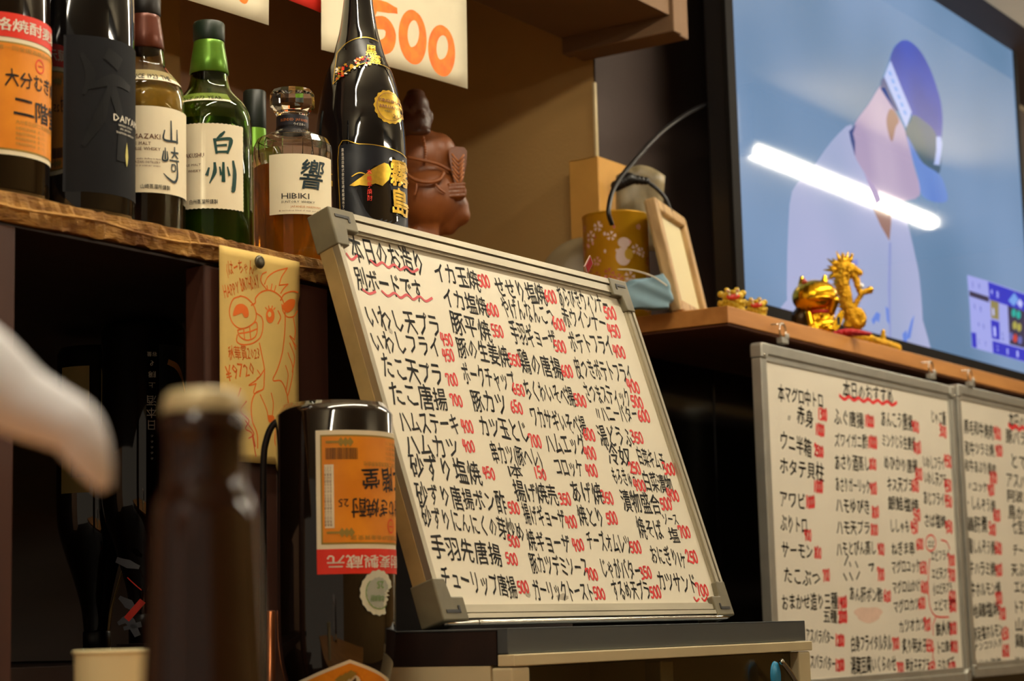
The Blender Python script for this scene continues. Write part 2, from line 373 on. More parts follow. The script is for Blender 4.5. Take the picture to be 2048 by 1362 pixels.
# ================================================================ DISPLAY FRIDGE
FY = 1.0
FX0 = onY(1017, 1300, FY).x; FX1 = onY(1612, 1290, FY).x; FZ = onY(1300, 1249, FY).z; FD = 1.3
fr = thing('display_fridge', 'cream glass-fronted fridge with a steel top edge under the leaning whiteboard', 'fridge', frame((0, 0, 0)))
zb = onY(1300, 1306, FY).z; zt2 = onY(1300, 1325, FY).z
zs = onY(1017, 1308, FY).z
b = BM(); box(b, (FX0, FY, zs), (FX1, FY+.012, FZ)); box(b, (FX0, FY, FZ-.002), (FX1, FD, FZ)); obj('steel_top', b, M['steel'], fr, bevel=.0008)
b = BM(); box(b, (FX0-.0, FY+.013, onX(900, 1332, FX0).z), (FX1, FD, FZ-.0025)); obj('top_carcass', b, M['darkwood_h'], fr)
b = BM(); box(b, (FX0, FY-.006, zs-.011), (FX1+.004, FY+.012, zs-.0005)); obj('top_rail', b, M['cream'], fr, bevel=.001)
zc = onX(900, 1332, FX0).z-.0006
b = BM(); box(b, (FX0, FY+.02, .2), (FX0+.02, FD, zc)); obj('side_wall', b, M['cream'], fr)
b = BM(); box(b, (FX1-.02, FY+.02, .2), (FX1, FD, zc)); obj('side_wall', b, M['cream'], fr)
b = BM(); box(b, (FX0+.02, FD-.02, .2), (FX1-.02, FD, zc)); obj('back_wall', b, mat('fridge_liner', '#bdb193', .5), fr)
b = BM(); box(b, (FX0, FY-.004, .2), (FX0+.028, FY+.019, zs-.012)); obj('door_frame', b, M['cream'], fr, bevel=.002)
b = BM(); box(b, (FX1-.028, FY-.004, .2), (FX1+.002, FY+.019, zs-.012)); obj('door_frame', b, M['cream'], fr, bevel=.002)
b = BM(); box(b, (FX0+.03, FY+.001, .2), (FX0+.035, FY+.016, zs-.0125)); obj('gasket', b, M['black'], fr)
b = BM(); box(b, (FX0+.035, FY+.006, .2), (FX1-.03, FY+.010, zs-.0125)); obj('glass_pane', b, mat('tinted_glass', '#c9c2a8', .03, trans=1, ior=1.3), fr)
xm = onY(1333, 1340, FY+.02).x
b = BM(); box(b, (xm-.014, FY+.02, .2), (xm+.012, FY+.04, zs-.014)); obj('mullion', b, M['alu_grey'], fr, bevel=.002)
b = BM(); box(b, (FX0, FD-.3+.02, .0), (FX1, FD, .199)); obj('base', b, M['cream'], fr)
tg = onY(1540, 1352, FY-.001); b = BM(); lathe(b, [(.0, -.002), (.011, -.002), (.0115, 0), (.009, .001), (0, .001)], 24); mapbm(b, lambda c: Vector((tg.x+c.x, tg.y-.006+c.z, tg.z+c.y*1.4))); obj('door_tag', b, mat('blue_plastic', '#2a86b0', .4), fr, smooth=True)
hp = BM(); lp = [onY(1562, 1322, FY-.012), onY(1580, 1345, FY-.012), onY(1596, 1372, FY-.01)]; tube(hp, cr(lp, 6), .003, 8); obj('door_handle', hp, M['chrome'], fr, smooth=True)
# kitchen counter in front that carries the cup, the brown bottle and the pump, below the frame
ct = thing('bar_counter', 'wooden bar counter below the view carrying bottle and cup', 'counter', frame((0, 0, 0)))
b = BM(); box(b, (-.6, .18, .99), (1.4, .98, 1.03)); obj('worktop', b, M['shelfwood'], ct, bevel=.003)
b = BM(); box(b, (-.6, .22, 0), (1.35, .9, .989)); obj('front_panel', b, M['darkwood'], ct)
# ================================================================ LEANING WHITEBOARD
class Surf:
    def __init__(s, M4): s.M = M4; s.I = M4.inverted(); s.o = M4.translation.copy(); s.n = M4.to_3x3() @ Vector((0, 0, 1))
    def hit(s, px, py):
        d = ray(px, py); return EYE + d*((s.o-EYE).dot(s.n)/d.dot(s.n))
    def loc(s, px, py):
        q = s.I @ s.hit(px, py); return (q.x, q.y)
BL = onZ(882, 1240, FZ+.0035) if False else onY(882, 1240, 1.085)
BR = onY(1462, 1236, 1.085)
best = None
for k in range(50, 400):
    L_ = k/1000; e = Vector((0, math.sin(L_), math.cos(L_)))
    for hh in (.35, .4, .45, .5):
        pass
    lo, hi = .2, .8
    for _ in range(40):
        mid = (lo+hi)/2
        if pix(BL+e*mid)[1] > 461: lo = mid
        else: hi = mid
    er = abs(pix(BL+e*lo)[0]-663)
    if best is None or er < best[0]: best = (er, L_, e)
LEAN, EYV = best[1], best[2]
BW = BR.x-BL.x
MB_ = frame(Vector((BL.x, BL.y, FZ+.0085)), ex=Vector((1, 0, 0)), ey=EYV)
S1 = Surf(MB_)
BH = S1.loc(651, 418)[1]
wb = thing('whiteboard', 'whiteboard crowded with handwritten menu lines, leaning on top of the display fridge', 'whiteboard', MB_)
def wbox(nm, a, c, m, par, bev=.0008):
    q = BM(); box(q, a, c); return obj(nm, q, m, par, bevel=bev)
FW = .021
wbox('panel', (.004, .004, -.012), (BW-.004, BH-.004, -.003), M['wb'], wb)
wbox('backing', (-.0005, .03, -.021), (.003, BH-.03, -.004), M['edge_tan'], wb)
wbox('backing', (.003, .003, -.021), (BW-.003, BH-.003, -.0125), M['edge_tan'], wb)
def rail(x0, y0, x1, y1, w_, nm='frame_rail'):
    """aluminium profile along the edge: outer bead, groove, sloping inner lip"""
    horiz = abs(x1-x0) > abs(y1-y0); q = BM(); mm = M['alu'] if horiz else M['alu_v']
    for (a, c, z0, z1) in ((0, .32, -.013, .0035), (.32, .42, -.013, -.0005), (.42, .85, -.003, .0022), (.85, 1.0, -.003, .0002)):
        if horiz: box(q, (x0, y0+w_*a, z0), (x1, y0+w_*c, z1))
        else: box(q, (x0+w_*a, y0, z0), (x0+w_*c, y1, z1))
    return obj(nm, q, mm, wb)
rail(.03, BH, BW-.03, BH, -FW*1.0)
rail(.03, .001, BW-.03, .001, FW*.68)
rail(0, .03, 0, BH-.03, .010)
rail(BW, .03, BW, BH-.03, -FW*.75)
q = BM(); tube(q, cr([(.012, -.001, -.006), (.05, -.004, .004), (.1, -.0045, .006), (BW-.1, -.0045, .006), (BW-.05, -.004, .004), (BW-.006, -.001, -.002)], 8), .0028, 8); obj('bottom_lip', q, M['chrome'], wb, smooth=True)
for cx, cy, sx, sy in ((0, BH, 1, -1), (BW, BH, -1, -1), (0, 0, 1, 1), (BW, 0, -1, 1)):
    q = BM(); a, t = .040, .022
    prism(q, [(cx-.0015*sx, cy-.0015*sy), (cx+a*sx, cy-.0015*sy), (cx+a*sx, cy+t*sy), (cx+(t+.004)*sx*.8, cy+t*sy), (cx+t*sx*.8, cy+a*sy), (cx-.0015*sx, cy+a*sy)], -.0235, .0045)
    co = obj('corner_cap', q, M['corner'], wb, bevel=.0015)
    q = BM(); box(q, (cx+.006*sx, cy+.006*sy, .0046), (cx+.028*sx, cy+.009*sy, .0052)); box(q, (cx+.026*sx, cy+.006*sy, .0046), (cx+.029*sx, cy+.013*sy, .0052)); obj('clip_slot', q, M['black'], co)
MENU1 = [  # text, left end, right end (read off the board), letter height
 ('本日のお造り',703,490,853,527,46),('別ボードです',714,553,850,582,42),('いわし天プラ',735,630,884,650,42),('いわしフライ',746,680,884,692,38),
 ('たこ天プラ',766,728,890,750,42),('たこ唐揚',782,783,898,797,42),('ハムステーキ',802,841,922,846,40),('ハムカツ',814,887,922,895,40),
 ('砂ずり塩焼',824,930,966,945,44),('砂ずり唐揚ポン酢',836,985,1016,1004,40),('砂ずりにんにくの芽炒め',848,1030,1052,1062,38),('手羽先唐揚',866,1090,1008,1110,42),
 ('チューリップ唐揚',886,1152,1037,1174,42),('イカ玉焼',870,538,962,562,36),('イカ塩焼',888,590,979,613,36),('豚平焼',905,640,986,663,38),('豚の生姜焼',917,690,1022,713,38),
 ('ポークチャップ',928,744,1034,762,38),('豚カツ',946,798,1018,808,38),('カツ玉とじ',962,848,1061,864,38),('串カツ(豚ヘレ)',985,902,1086,915,36),('1本',1020,938,1048,942,24),
 ('揚げ焼売',1032,980,1120,990,36),('揚げギョーザ',1050,1025,1134,1037,36),('焼ギョーザ',1058,1078,1144,1086,36),('豚カツデミソース',1064,1124,1181,1134,36),
 ('ガーリックトースト',1070,1178,1191,1182,36),('せせり塩焼',993,570,1095,590,36),('やげんなんこつ',1007,610,1112,632,36),('手羽ギョーザ',1025,662,1116,678,36),
 ('鶏の唐揚',1042,720,1128,738,38),('ちくわいそべ揚',1052,776,1152,793,36),('ワカサギいそべ揚',1065,830,1176,850,36),('ハムエッグ',1095,885,1174,887,36),
 ('コロッケ',1112,930,1170,936,32),('あげ焼',1144,980,1209,986,38),('焼とり',1160,1030,1212,1034,36),('チーズオムレツ',1177,1078,1266,1088,34),
 ('じゃがバター',1204,1132,1286,1140,34),('するめ天プラ',1228,1178,1304,1180,34),('あらびきウィンナー',1119,590,1219,608,34),('赤ウインナー',1128,630,1216,646,32),
 ('ポテトフライ',1142,683,1228,688,34),('皮つきポテトフライ',1153,733,1268,746,34),('さつまスティック',1172,783,1263,793,34),('〃ハニーバター',1194,826,1278,826,30),
 ('湯どうふ',1200,868,1269,874,34),('冷奴',1217,906,1266,914,34),('白菜キムチ',1278,910,1334,922,32),('もろきゅう',1228,948,1278,958,30),('白菜漬物',1290,960,1349,969,32),
 ('漬物盛合',1246,998,1324,1008,36),('焼そば',1278,1053,1328,1058,34),('ソース',1329,1036,1360,1038,20),('塩',1341,1068,1362,1070,26),('おにぎり1ヶ',1304,1106,1376,1116,32),('カツサンド',1319,1160,1397,1166,34)]
PRICE1 = [('450',897,677),('450',900,708),('700',907,756),('700',916,798),('400',938,850),('400',941,890),('450',981,944),('500',1031,1013),('500',1031,1080),('500',1027,1115),('500',1050,1172),
 ('500',971,560),('600',988,617),('550',998,660),('550',1032,717),('650',1040,776),('650',1036,812),('700',1074,880),('150',1083,944),('350',1133,995),('400',1146,1042),('400',1160,1087),
 ('700',1187,1146),('500',1202,1185),('600',1104,591),('600',1121,646),('500',1123,690),('600',1137,740),('500',1163,798),('600',1181,866),('400',1183,903),('400',1186,938),('350',1218,993),
 ('500',1227,1035),('500',1274,1092),('350',1295,1144),('500',1314,1182),('500',1223,624),('450',1231,660),('400',1241,700),('400',1270,772),('500',1277,802),('600',1290,829),('350',1277,872),
 ('250',1272,933),('300',1341,936),('400',1282,968),('400',1349,988),('500',1335,1006),('700',1372,1062),('250',1387,1112),('700',1408,1178)]
KN = ''.join(t[0] for t in MENU1)
load_glyphs(KN, .012)
def write_on(surf, t_, entries, off, z, jitter=.05, slant=.06):
    for (s, x0, y0, x1, y1, h) in entries:
        p, q_ = surf.loc(x0, y0), surf.loc(x1, y1); xm, ym = (x0+x1)/2, (y0+y1)/2
        a, c = surf.loc(xm, ym-h/2), surf.loc(xm, ym+h/2); H = math.hypot(a[0]-c[0], a[1]-c[1])
        dx, dy = q_[0]-p[0], q_[1]-p[1]; L = math.hypot(dx, dy)
        bm = BM(); text(bm, s, ident(p[0]+dy/L*H*.5, p[1]-dx/L*H*.5, dx, dy), H*1.12, L, off, z, jitter, slant)
        obj('menu_line', bm, M['ink'], t_, recalc=False)
write_on(S1, wb, MENU1, .012, -.0027)
for s, x, y in PRICE1:
    p0, p1, p2, p3 = S1.loc(x-11, y), S1.loc(x+11, y), S1.loc(x, y-11), S1.loc(x, y+11)
    q = BM(); wd, h = (p1[0]-p0[0]), (p2[1]-p3[1]); digits(q, s, p0[0], (p0[1]+p1[1])/2-h*.5, wd, h, wd*.10, -.0026)
    obj('price', q, M['red'], wb, recalc=False)
q = BM()
def wavy(surf, bm, x0, y0, x1, y1, n, amp, wpx, z):
    pts = []
    for i in range(n*2+1):
        t = i/(n*2); pts.append(surf.loc(x0+(x1-x0)*t, y0+(y1-y0)*t+(amp if i % 2 else -amp)))
    k = surf.loc(x0+wpx, y0)[0]-surf.loc(x0, y0)[0]; stroke(bm, pts, k, z, 4)
wavy(S1, q, 1392, 1196, 1402, 1199, 1, 3, 2, -.0026); wavy(S1, q, 1408, 1198, 1418, 1196, 1, 3, 2, -.0026)
p = S1.loc(684, 458); stroke(q, ell(p[0], p[1], .0042, .0055, 14), .0018, -.0026, 3, True); stroke(q, [(p[0]-.002, p[1]+.001), (p[0]+.001, p[1]+.002), (p[0], p[1]-.003)], .002, -.0026, 2)
obj('red_marks', q, M['red'], wb, recalc=False)
q = BM()
wavy(S1, q, 697, 510, 718, 514, 1, 5, 3.2, -.00262); wavy(S1, q, 745, 522, 840, 540, 4, 4, 3.2, -.00262); wavy(S1, q, 730, 580, 755, 584, 1, 3, 3.2, -.00262); wavy(S1, q, 768, 584, 868, 598, 4, 4, 3.2, -.00262)
obj('wavy_underline', q, M['redsoft'], wb, recalc=False)
q = BM()
for (x, y, rx, ry) in ((786, 660, 8, 5), (1130, 1192, 30, 6), (1060, 1185, 12, 7)):
    p = S1.loc(x, y); poly(q, [(p[0]+.0007*rx*(1+.25*math.sin(7*t))*math.cos(t)*.5, p[1]+.0006*ry*(1+.2*math.cos(5*t))*math.sin(t)) for t in [k*2*math.pi/22 for k in range(22)]], -.00285)
obj('wiped_patch', q, M['smear'], wb, recalc=False, kind='stuff')
# ================================================================ HANGING WHITEBOARDS ON THE RIGHT
HYB = SY-.011
def hang_board(pTL, pTR, hgt, label, group='hanging whiteboards'):
    a = onY(*pTL, HYB); c = onY(*pTR, HYB); W_ = c.x-a.x; z0 = a.z-hgt
    M4 = frame(Vector((a.x, HYB, z0)), ex=Vector((1, 0, 0)), ey=Vector((0, 0, 1)))
    t = thing('whiteboard', label, 'whiteboard', M4)
    F = .026
    q = BM(); box(q, (.01, .01, -.006), (W_-.01, hgt-.01, -.001)); obj('panel', q, M['wb2'], t)
    for nm, A_, B2 in (('frame_rail', (F, hgt-.018, 0), (W_-F, hgt, 0)), ('frame_rail', (F, 0, 0), (W_-F, .018, 0)), ('frame_rail', (0, F, 0), (.018, hgt-F, 0)), ('frame_rail', (W_-.018, F, 0), (W_, hgt-F, 0))):
        q = BM(); box(q, (A_[0], A_[1], -.014), (B2[0], B2[1], .004))
        hor = (B2[0]-A_[0]) > (B2[1]-A_[1])
        if hor:
            s_ = 1 if A_[1] > .1 else -1; y_ = A_[1] if s_ > 0 else B2[1]; box(q, (A_[0], y_-.012*s_, -.002), (B2[0], y_, .001))
        else:
            s_ = 1 if A_[0] > .1 else -1; x_ = A_[0] if s_ > 0 else B2[0]; box(q, (x_-.010*s_, A_[1], -.002), (x_, B2[1], .001))
        obj(nm, q, M['alu_grey'], t, bevel=.0012)
    for cx, cy, sx, sy in ((0, hgt, 1, -1), (W_, hgt, -1, -1), (0, 0, 1, 1), (W_, 0, -1, 1)):
        q = BM(); prism(q, [(cx+.004*sx, cy), (cx+F*sx, cy), (cx+F*sx, cy+.019*sy), (cx+.019*sx, cy+F*sy), (cx, cy+F*sy), (cx, cy+.004*sy)], -.016, .0065)
        co = obj('corner_cap', q, M['alu_grey'], t, bevel=.0025)
        q = BM(); lathe(q, [(0, .0), (.0028, 0), (.003, .0008), (.0015, .0016), (0, .0016)], 14, cx+.009*sx, cy+.021*sy); mapbm(q, lambda c: c+Vector((0, 0, .0065))); obj('screw', q, M['chrome'], co, smooth=True)
    return t, Surf(M4), W_
HB = onY(1915, 772, HYB).z-onY(1943, 1359, HYB).z
t2, S2, W2 = hang_board((1516, 684), (1904, 766), HB, 'whiteboard of handwritten fish and seafood dishes hanging from the shelf, the nearer of two')
t3, S3, W3 = hang_board((1909, 768), (2180, 832), HB, 'whiteboard of handwritten meat dishes hanging beside the seafood board, cut by the right edge')
MENU2 = [('本マグロ中トロ',1556,785,1648,802,32),('〃',1574,835,1584,836,18),('赤身',1594,828,1628,842,34),('ウニ半箱',1560,878,1624,898,36),('ホタテ貝柱',1559,930,1649,946,34),('アワビ',1559,998,1612,1004,32),('ぶりトロ',1561,1045,1616,1052,34),
 ('サーモン',1563,1100,1627,1104,32),('たこぶつ',1567,1150,1642,1158,32),('おまかせ造り三種',1563,1205,1676,1202,32),('五種',1647,1233,1675,1234,26),('アスパラバター',1612,1270,1669,1276,28),('アスパラバター',1612,1322,1672,1328,28),('ベーコンナス',1612,1370,1672,1374,26),
 ('本日のおすすめ',1686,778,1788,796,34),('ふぐ唐揚',1668,833,1728,842,32),('ズワイガニ酢',1669,880,1736,884,28),('あさり酒蒸し',1669,924,1740,928,30),('あさりガーリック',1671,968,1741,974,28),('ハモゆびき',1672,1010,1741,1014,30),
 ('ハモ天プラ',1673,1055,1741,1056,28),('ハモとびん蒸し',1673,1098,1753,1096,28),('あん肝ポン酢',1699,1188,1766,1190,28),('白身フライタルタル',1702,1288,1784,1284,32),('湯葉豆腐いくらのせ',1702,1332,1793,1326,32),('揚ナスポン酢',1704,1366,1790,1362,26),
 ('あんこう唐揚',1762,836,1826,846,32),('ミンクじら生姜焼',1764,880,1832,888,26),('めひかり唐揚',1768,924,1836,934,28),('キス天プラ',1774,968,1827,972,28),('銀鮭塩焼',1776,1005,1838,1012,28),('ししゃも',1780,1052,1820,1052,26),('ねぎま串',1783,1098,1830,1096,26),
 ('マグロユッケ',1783,1134,1842,1132,26),('マグロ山かけ',1785,1176,1842,1170,24),('マグロカツ',1787,1215,1840,1206,24),('カツオカツ',1798,1254,1852,1246,26),('炙り明太子',1805,1292,1855,1290,28),('明太子天プラ',1812,1332,1860,1330,28),
 ('じゃこ飯',1862,832,1893,838,26),('いわしフライ',1846,924,1890,928,26),('いわし天プラ',1848,954,1894,962,26),('あじフライ',1847,996,1890,1000,26),('さば塩焼',1848,1040,1893,1044,26),('エビ',1856,1088,1870,1088,14),('エビフライ',1862,1112,1900,1110,22),
 ('エビ天プラ',1864,1148,1902,1146,22),('小エビ天プラ',1866,1180,1905,1174,22),('エビマヨ',1868,1212,1905,1208,22),('鉄火巻',1872,1260,1905,1254,28),('トロ鉄火',1874,1296,1908,1290,24),('うなぎ玉',1876,1334,1910,1326,26)]
PRICE2 = [('1300',1645,827),('1000',1640,858),('2500',1638,900),('1000',1637,972),('1000',1621,1003),('900',1616,1069),('800',1636,1105),('700',1653,1151),('1400',1685,1205),('2000',1686,1234),('1200',1680,1281),('1200',1680,1330),
 ('1000',1739,841),('1000',1745,883),('800',1746,926),('900',1747,976),('800',1751,1023),('800',1749,1058),('900',1762,1098),('700',1762,1149),('600',1775,1192),('700',1792,1288),('700',1801,1336),
 ('900',1831,851),('800',1835,894),('600',1838,948),('600',1831,970),('550',1834,1030),('450',1829,1055),('600',1840,1087),('650',1847,1136),('600',1849,1174),('600',1844,1206),('700',1855,1250),('650',1860,1292),('650',1864,1336),
 ('300',1886,861),('450',1896,921),('450',1896,971),('450',1897,1002),('450',1898,1053),('700',1903,1120),('700',1904,1150),('600',1905,1193),('600',1906,1212),('800',1907,1257),('800',1909,1293),('600',1905,1336)]
MENU3 = [('黒毛和牛焼肉',1928,852,1988,866,28),('和牛ツラミ焼',1930,896,1989,902,26),('和牛あぶり焼肉',1930,930,1993,940,24),('〃ユッケ',1935,972,1976,974,22),('・しんぞう焼',1932,1004,1992,1014,26),('鶏肝煮',1934,1048,1976,1050,30),('鶏しんぞう焼',1937,1092,1991,1096,28),('牛ハラミ焼',1938,1136,1992,1138,28),
 ('牛ホルモン焼',1941,1180,2002,1176,28),('地鶏塩焼',1943,1224,2000,1216,28),('豚足塩ホルモン',1946,1270,2006,1258,28),('ナンコツ入り',1948,1296,2006,1284,18),('せせり塩焼',1946,1336,2004,1328,28),
 ('本日のおすすめ',2018,840,2090,856,30),('豚バラ塩焼',2012,872,2080,884,28),('とて焼',2020,920,2070,930,28),('アスパラ巻',2012,958,2080,970,28),('阿波の鶏',2014,990,2080,1000,24),('鳥かわ焼',2016,1024,2080,1030,26),('七宝天ぷら',2024,1052,2080,1060,28),('チーズ',2026,1100,2060,1102,22),
 ('天ぷら盛',2022,1140,2080,1138,26),('エビチリ',2028,1174,2080,1172,26),('トマトサラダ',2028,1214,2090,1210,26),('山いも',2030,1250,2080,1246,26),('鶏皮',2030,1282,2070,1280,26),('焼しいたけ',2030,1330,2090,1322,28)]
PRICE3 = [('900',1995,866),('900',1998,900),('800',1987,954),('900',1982,978),('600',1994,1030),('500',1985,1057),('600',1997,1096),('900',1998,1140),('700',1998,1197),('700',2005,1227),('650',2011,1268),('600',2012,1302),('600',2010,1336)]
load_glyphs(''.join(t[0] for t in MENU2+MENU3), .016)
for S_, t_, me_, pr_ in ((S2, t2, MENU2, PRICE2), (S3, t3, MENU3, PRICE3)):
    write_on(S_, t_, me_, .016, -.0007, .05, .04)
    for s, x, y in pr_:
        hw = 9 if len(s) > 3 else 7; hh = 11
        p0, p1, pa, pb = S_.loc(x-hw, y), S_.loc(x+hw, y), S_.loc(x, y-hh), S_.loc(x, y+hh)
        q = BM(); wd, h = p1[0]-p0[0], pa[1]-pb[1]; digits(q, s, p0[0], p0[1]-h*.5, wd, h, wd*.12, -.0006); obj('price', q, M['red'], t_, recalc=False)
    q = BM()
    if S_ is S2:
        wavy(S_, q, 1680, 794, 1794, 808, 6, 3, 3, -.0006)
        stroke(q, [S_.loc(*p) for p in ell(1862, 1086, 10, 16, 14)], .003, -.0006, 3, True)
        stroke(q, [S_.loc(*p) for p in ((1883, 1080), (1894, 1084), (1900, 1098))], .003, -.0006, 4)
        stroke(q, [S_.loc(*p) for p in ((1860, 1118), (1857, 1160), (1860, 1210), (1872, 1232), (1898, 1234))], .003, -.0006, 4)
        stroke(q, [S_.loc(*p) for p in ((1872, 1234), (1867, 1250), (1867, 1270))], .003, -.0006, 4)
        stroke(q, [S_.loc(*p) for p in ((1869, 1296), (1866, 1310), (1869, 1324))], .003, -.0006, 4)
    else: wavy(S_, q, 2018, 852, 2060, 860, 3, 3, 3, -.0006)
    obj('red_marks', q, M['red'], t_, recalc=False, kind='stuff')
q = BM()
for (a, c) in (((1690, 1130), (1697, 1112)), ((1700, 1125), (1702, 1132)), ((1712, 1124), (1716, 1134)), ((1738, 1130), (1748, 1128)), ((1748, 1128), (1744, 1142)), ((1688, 1148), (1694, 1160)), ((1700, 1146), (1706, 1160)), ((1714, 1158), (1720, 1144))):
    stroke(q, [S2.loc(*a), S2.loc(*c)], .004, -.0007, 0)
obj('half_wiped_line', q, M['ink_faded'], t2, recalc=False)
q = BM()
p = S2.loc(1738, 1228); poly(q, [(p[0]+.06*(1+.12*math.sin(5*t))*math.cos(t), p[1]+.014*(1+.2*math.sin(3*t))*math.sin(t)) for t in [k*2*math.pi/26 for k in range(26)]], -.00085)
obj('wiped_patch', q, M['pinksmear'], t2, recalc=False)
def hook(px, py, label):
    c = onY(px, py, HYB-.002); t = thing('hook', label, 'hook', frame(c), 'chrome hooks holding the hanging boards')
    q = BM(); R0 = .011; tube(q, [(R0*1.1*math.sin(a), -.002-.0*a, R0*1.2*math.cos(a)) for a in [k*2*math.pi/20 for k in range(20)]], .0014, 8, True); obj('ring', q, M['chrome'], t, smooth=True)
    q = BM(); tube(q, [(-.020, .0095, .010), (-.002, .004, .012), (0, -.002, .010)], .0011, 6); obj('screw_eye', q, M['chrome'], t, smooth=True)
    q = BM(); box(q, (-.009, -.006, -.022), (.014, .006, -.012)); box(q, (.004, -.007, -.013), (.016, -.004, -.004)); obj('clip', q, M['alu_grey'], t, bevel=.001)
hook(1563, 662, 'chrome ring hook at the near corner of the seafood whiteboard')
hook(1860, 736, 'chrome ring hook at the far corner of the seafood whiteboard')
hook(1938, 752, 'chrome ring hook at the near corner of the meat whiteboard')
# ================================================================ TELEVISION
TY = SY+.15
tl = onY(1490, 617, TY); trr = onY(2022, 62, TY); tb = onY(2048, 752, TY)
TX0, TX1 = onY(1484, 500, TY).x, trr.x; TZ1 = trr.z; TZ0 = onY(2048, 747, TY).z
TM = frame(Vector((TX0, TY, TZ0)), ex=Vector((1, 0, 0)), ey=Vector((0, 0, 1)))
tv = thing('television', 'big wall-mounted television showing a baseball player in a blue cap', 'television', TM)
ST = Surf(TM); TW, TH_ = TX1-TX0, TZ1-TZ0
q = BM(); box(q, (-.03, -.028, -.045), (TW+.03, TH_+.072, -.0025)); obj('casing', q, M['black'], tv, bevel=.004)
for nm, a, c in (('bezel', (-.032, -.03, -.006), (0, TH_+.035, .003)), ('bezel', (TW, -.03, -.006), (TW+.022, TH_+.035, .003)), ('bezel', (0, -.03, -.006), (TW, 0, .003)), ('bezel', (0, TH_, -.006), (TW, TH_+.075, .003))):
    q = BM(); box(q, a, c); obj(nm, q, M['bezel'], tv)
q = BM(); box(q, (-.030, TH_+.056, .003), (TW+.02, TH_+.060, .005)); obj('chrome_strip', q, M['chrome'], tv)
q = BM(); box(q, (.3, .2, -.14), (1.1, .65, -.046)); obj('wall_mount', q, M['black'], tv)
SE = .62
def emis(name, c, c2=None, scale=1.2, k=1.0, rough=.045):
    m = bpy.data.materials.new(name); m.use_nodes = True; nt = m.node_tree; b = nt.nodes['Principled BSDF']
    b.inputs['Base Color'].default_value = (.012, .012, .014, 1); b.inputs['Roughness'].default_value = rough; b.inputs['Specular IOR Level'].default_value = .5
    tc = nt.nodes.new('ShaderNodeTexCoord'); nz = nt.nodes.new('ShaderNodeTexNoise'); nz.inputs['Scale'].default_value = scale; nz.inputs['Detail'].default_value = 1
    nt.links.new(tc.outputs['Object'], nz.inputs[0]); mr = nt.nodes.new('ShaderNodeMapRange'); mr.inputs[1].default_value = .38; mr.inputs[2].default_value = .62; nt.links.new(nz.outputs[0], mr.inputs[0])
    mx = nt.nodes.new('ShaderNodeMix'); mx.data_type = 'RGBA'; mx.inputs[6].default_value = lin(c); mx.inputs[7].default_value = lin(c2 or c); nt.links.new(mr.outputs[0], mx.inputs[0])
    nt.links.new(mx.outputs[2], b.inputs['Emission Color']); b.inputs['Emission Strength'].default_value = k
    return m
q = BM(); box(q, (0, 0, -.002), (TW, TH_, 0)); scr = obj('screen', q, emis('picture_backdrop', '#7590b2', '#5c7c9c', 1.6), tv)  # backdrop colours muted to carry the haze of reflections
def pic(nm, pts, m, z, src='px', sm=0):
    P = [ST.loc(*p) for p in pts]
    if sm: P = [(v.x, v.y) for v in cr([(p[0], p[1], 0) for p in P], sm, True)]
    q = BM(); poly(q, P, z); return obj(nm, q, m, scr, recalc=False)
c4 = lambda L: [(1440+x*.4111, y*.4111) for x, y in L]
e_sh = emis('white_shirt_on_screen', '#a4a9cc', '#97a2c4', 2.5); e_skin = emis('skin_on_screen', '#b5a3bd', '#a795b4', 4); e_cap = emis('blue_cap_on_screen', '#2247b4', '#1c3c9c', 5)
e_capd = emis('cap_shade_on_screen', '#47606f', '#3f5a78', 5); e_navy = emis('navy_on_screen', '#3a4a80'); e_band = emis('band_on_screen', '#a9b8e6'); e_ear = emis('ear_on_screen', '#8f6a62'); e_lb = emis('light_blue_on_screen', '#6f9be0')
e_br = emis('brim_on_screen', '#5b7cc4', '#6f8ecb', 4)
pic('shirt_shape', c4([(640,605),(540,690),(440,830),(350,930),(330,1150),(325,1362)])+[(1574,600),(1578,640),(1843,708),(1845,640),(1839,560)]+c4([(950,1250),(900,1050),(800,800),(655,740)]), e_sh, .0004, sm=3)
pic('shirt_seam', c4([(820,1180),(815,1400)])+[(1776,600),(1778,688),(1782,689),(1781,600)]+c4([(830,1400),(832,1180)]), emis('seam_on_screen', '#8892c4'), .0006)  # seam line down the front of the shirt
pic('face_shape', c4([(795,410),(720,510),(655,600),(640,680),(655,760),(700,840),(780,960),(820,1170),(850,1000),(970,950),(940,800),(900,640),(850,540)]), e_skin, .0008, sm=4)
pic('collar_shape', c4([(660,605),(625,640),(635,690),(655,760),(655,690),(645,650)]), e_navy, .001)
pic('chin_shade', c4([(740,1010),(780,1100),(822,1172),(830,1090),(830,1000),(780,980)]), e_ear, .001)
pic('ear_shape', c4([(825,530),(808,580),(815,640),(835,690),(852,620),(868,590),(850,545)]), e_ear, .0012, sm=3)
pic('hair_shape', c4([(800,370),(783,390),(778,430),(800,425),(850,540),(870,540),(820,440)]), e_navy, .0012)
pic('cap_crown', c4([(900,195),(850,225),(825,290),(830,330),(870,440),(930,560),(985,740),(1050,850),(1078,640),(1075,520),(1050,420),(1010,315),(960,235)]), e_cap, .0014, sm=4)
pic('cap_shade', c4([(940,560),(915,600),(900,640),(925,720),(985,800),(1060,850),(1070,740),(1040,640),(990,590)]), e_capd, .0016, sm=3)
pic('cap_brim', c4([(905,660),(930,760),(960,860),(980,950),(1050,985),(1103,975),(1090,900),(1060,845),(985,795),(940,720)]), e_br, .0018, sm=3)
pic('headband', c4([(826,295),(812,330),(795,375),(850,500),(902,622),(928,545),(880,430)]), e_band, .0020)
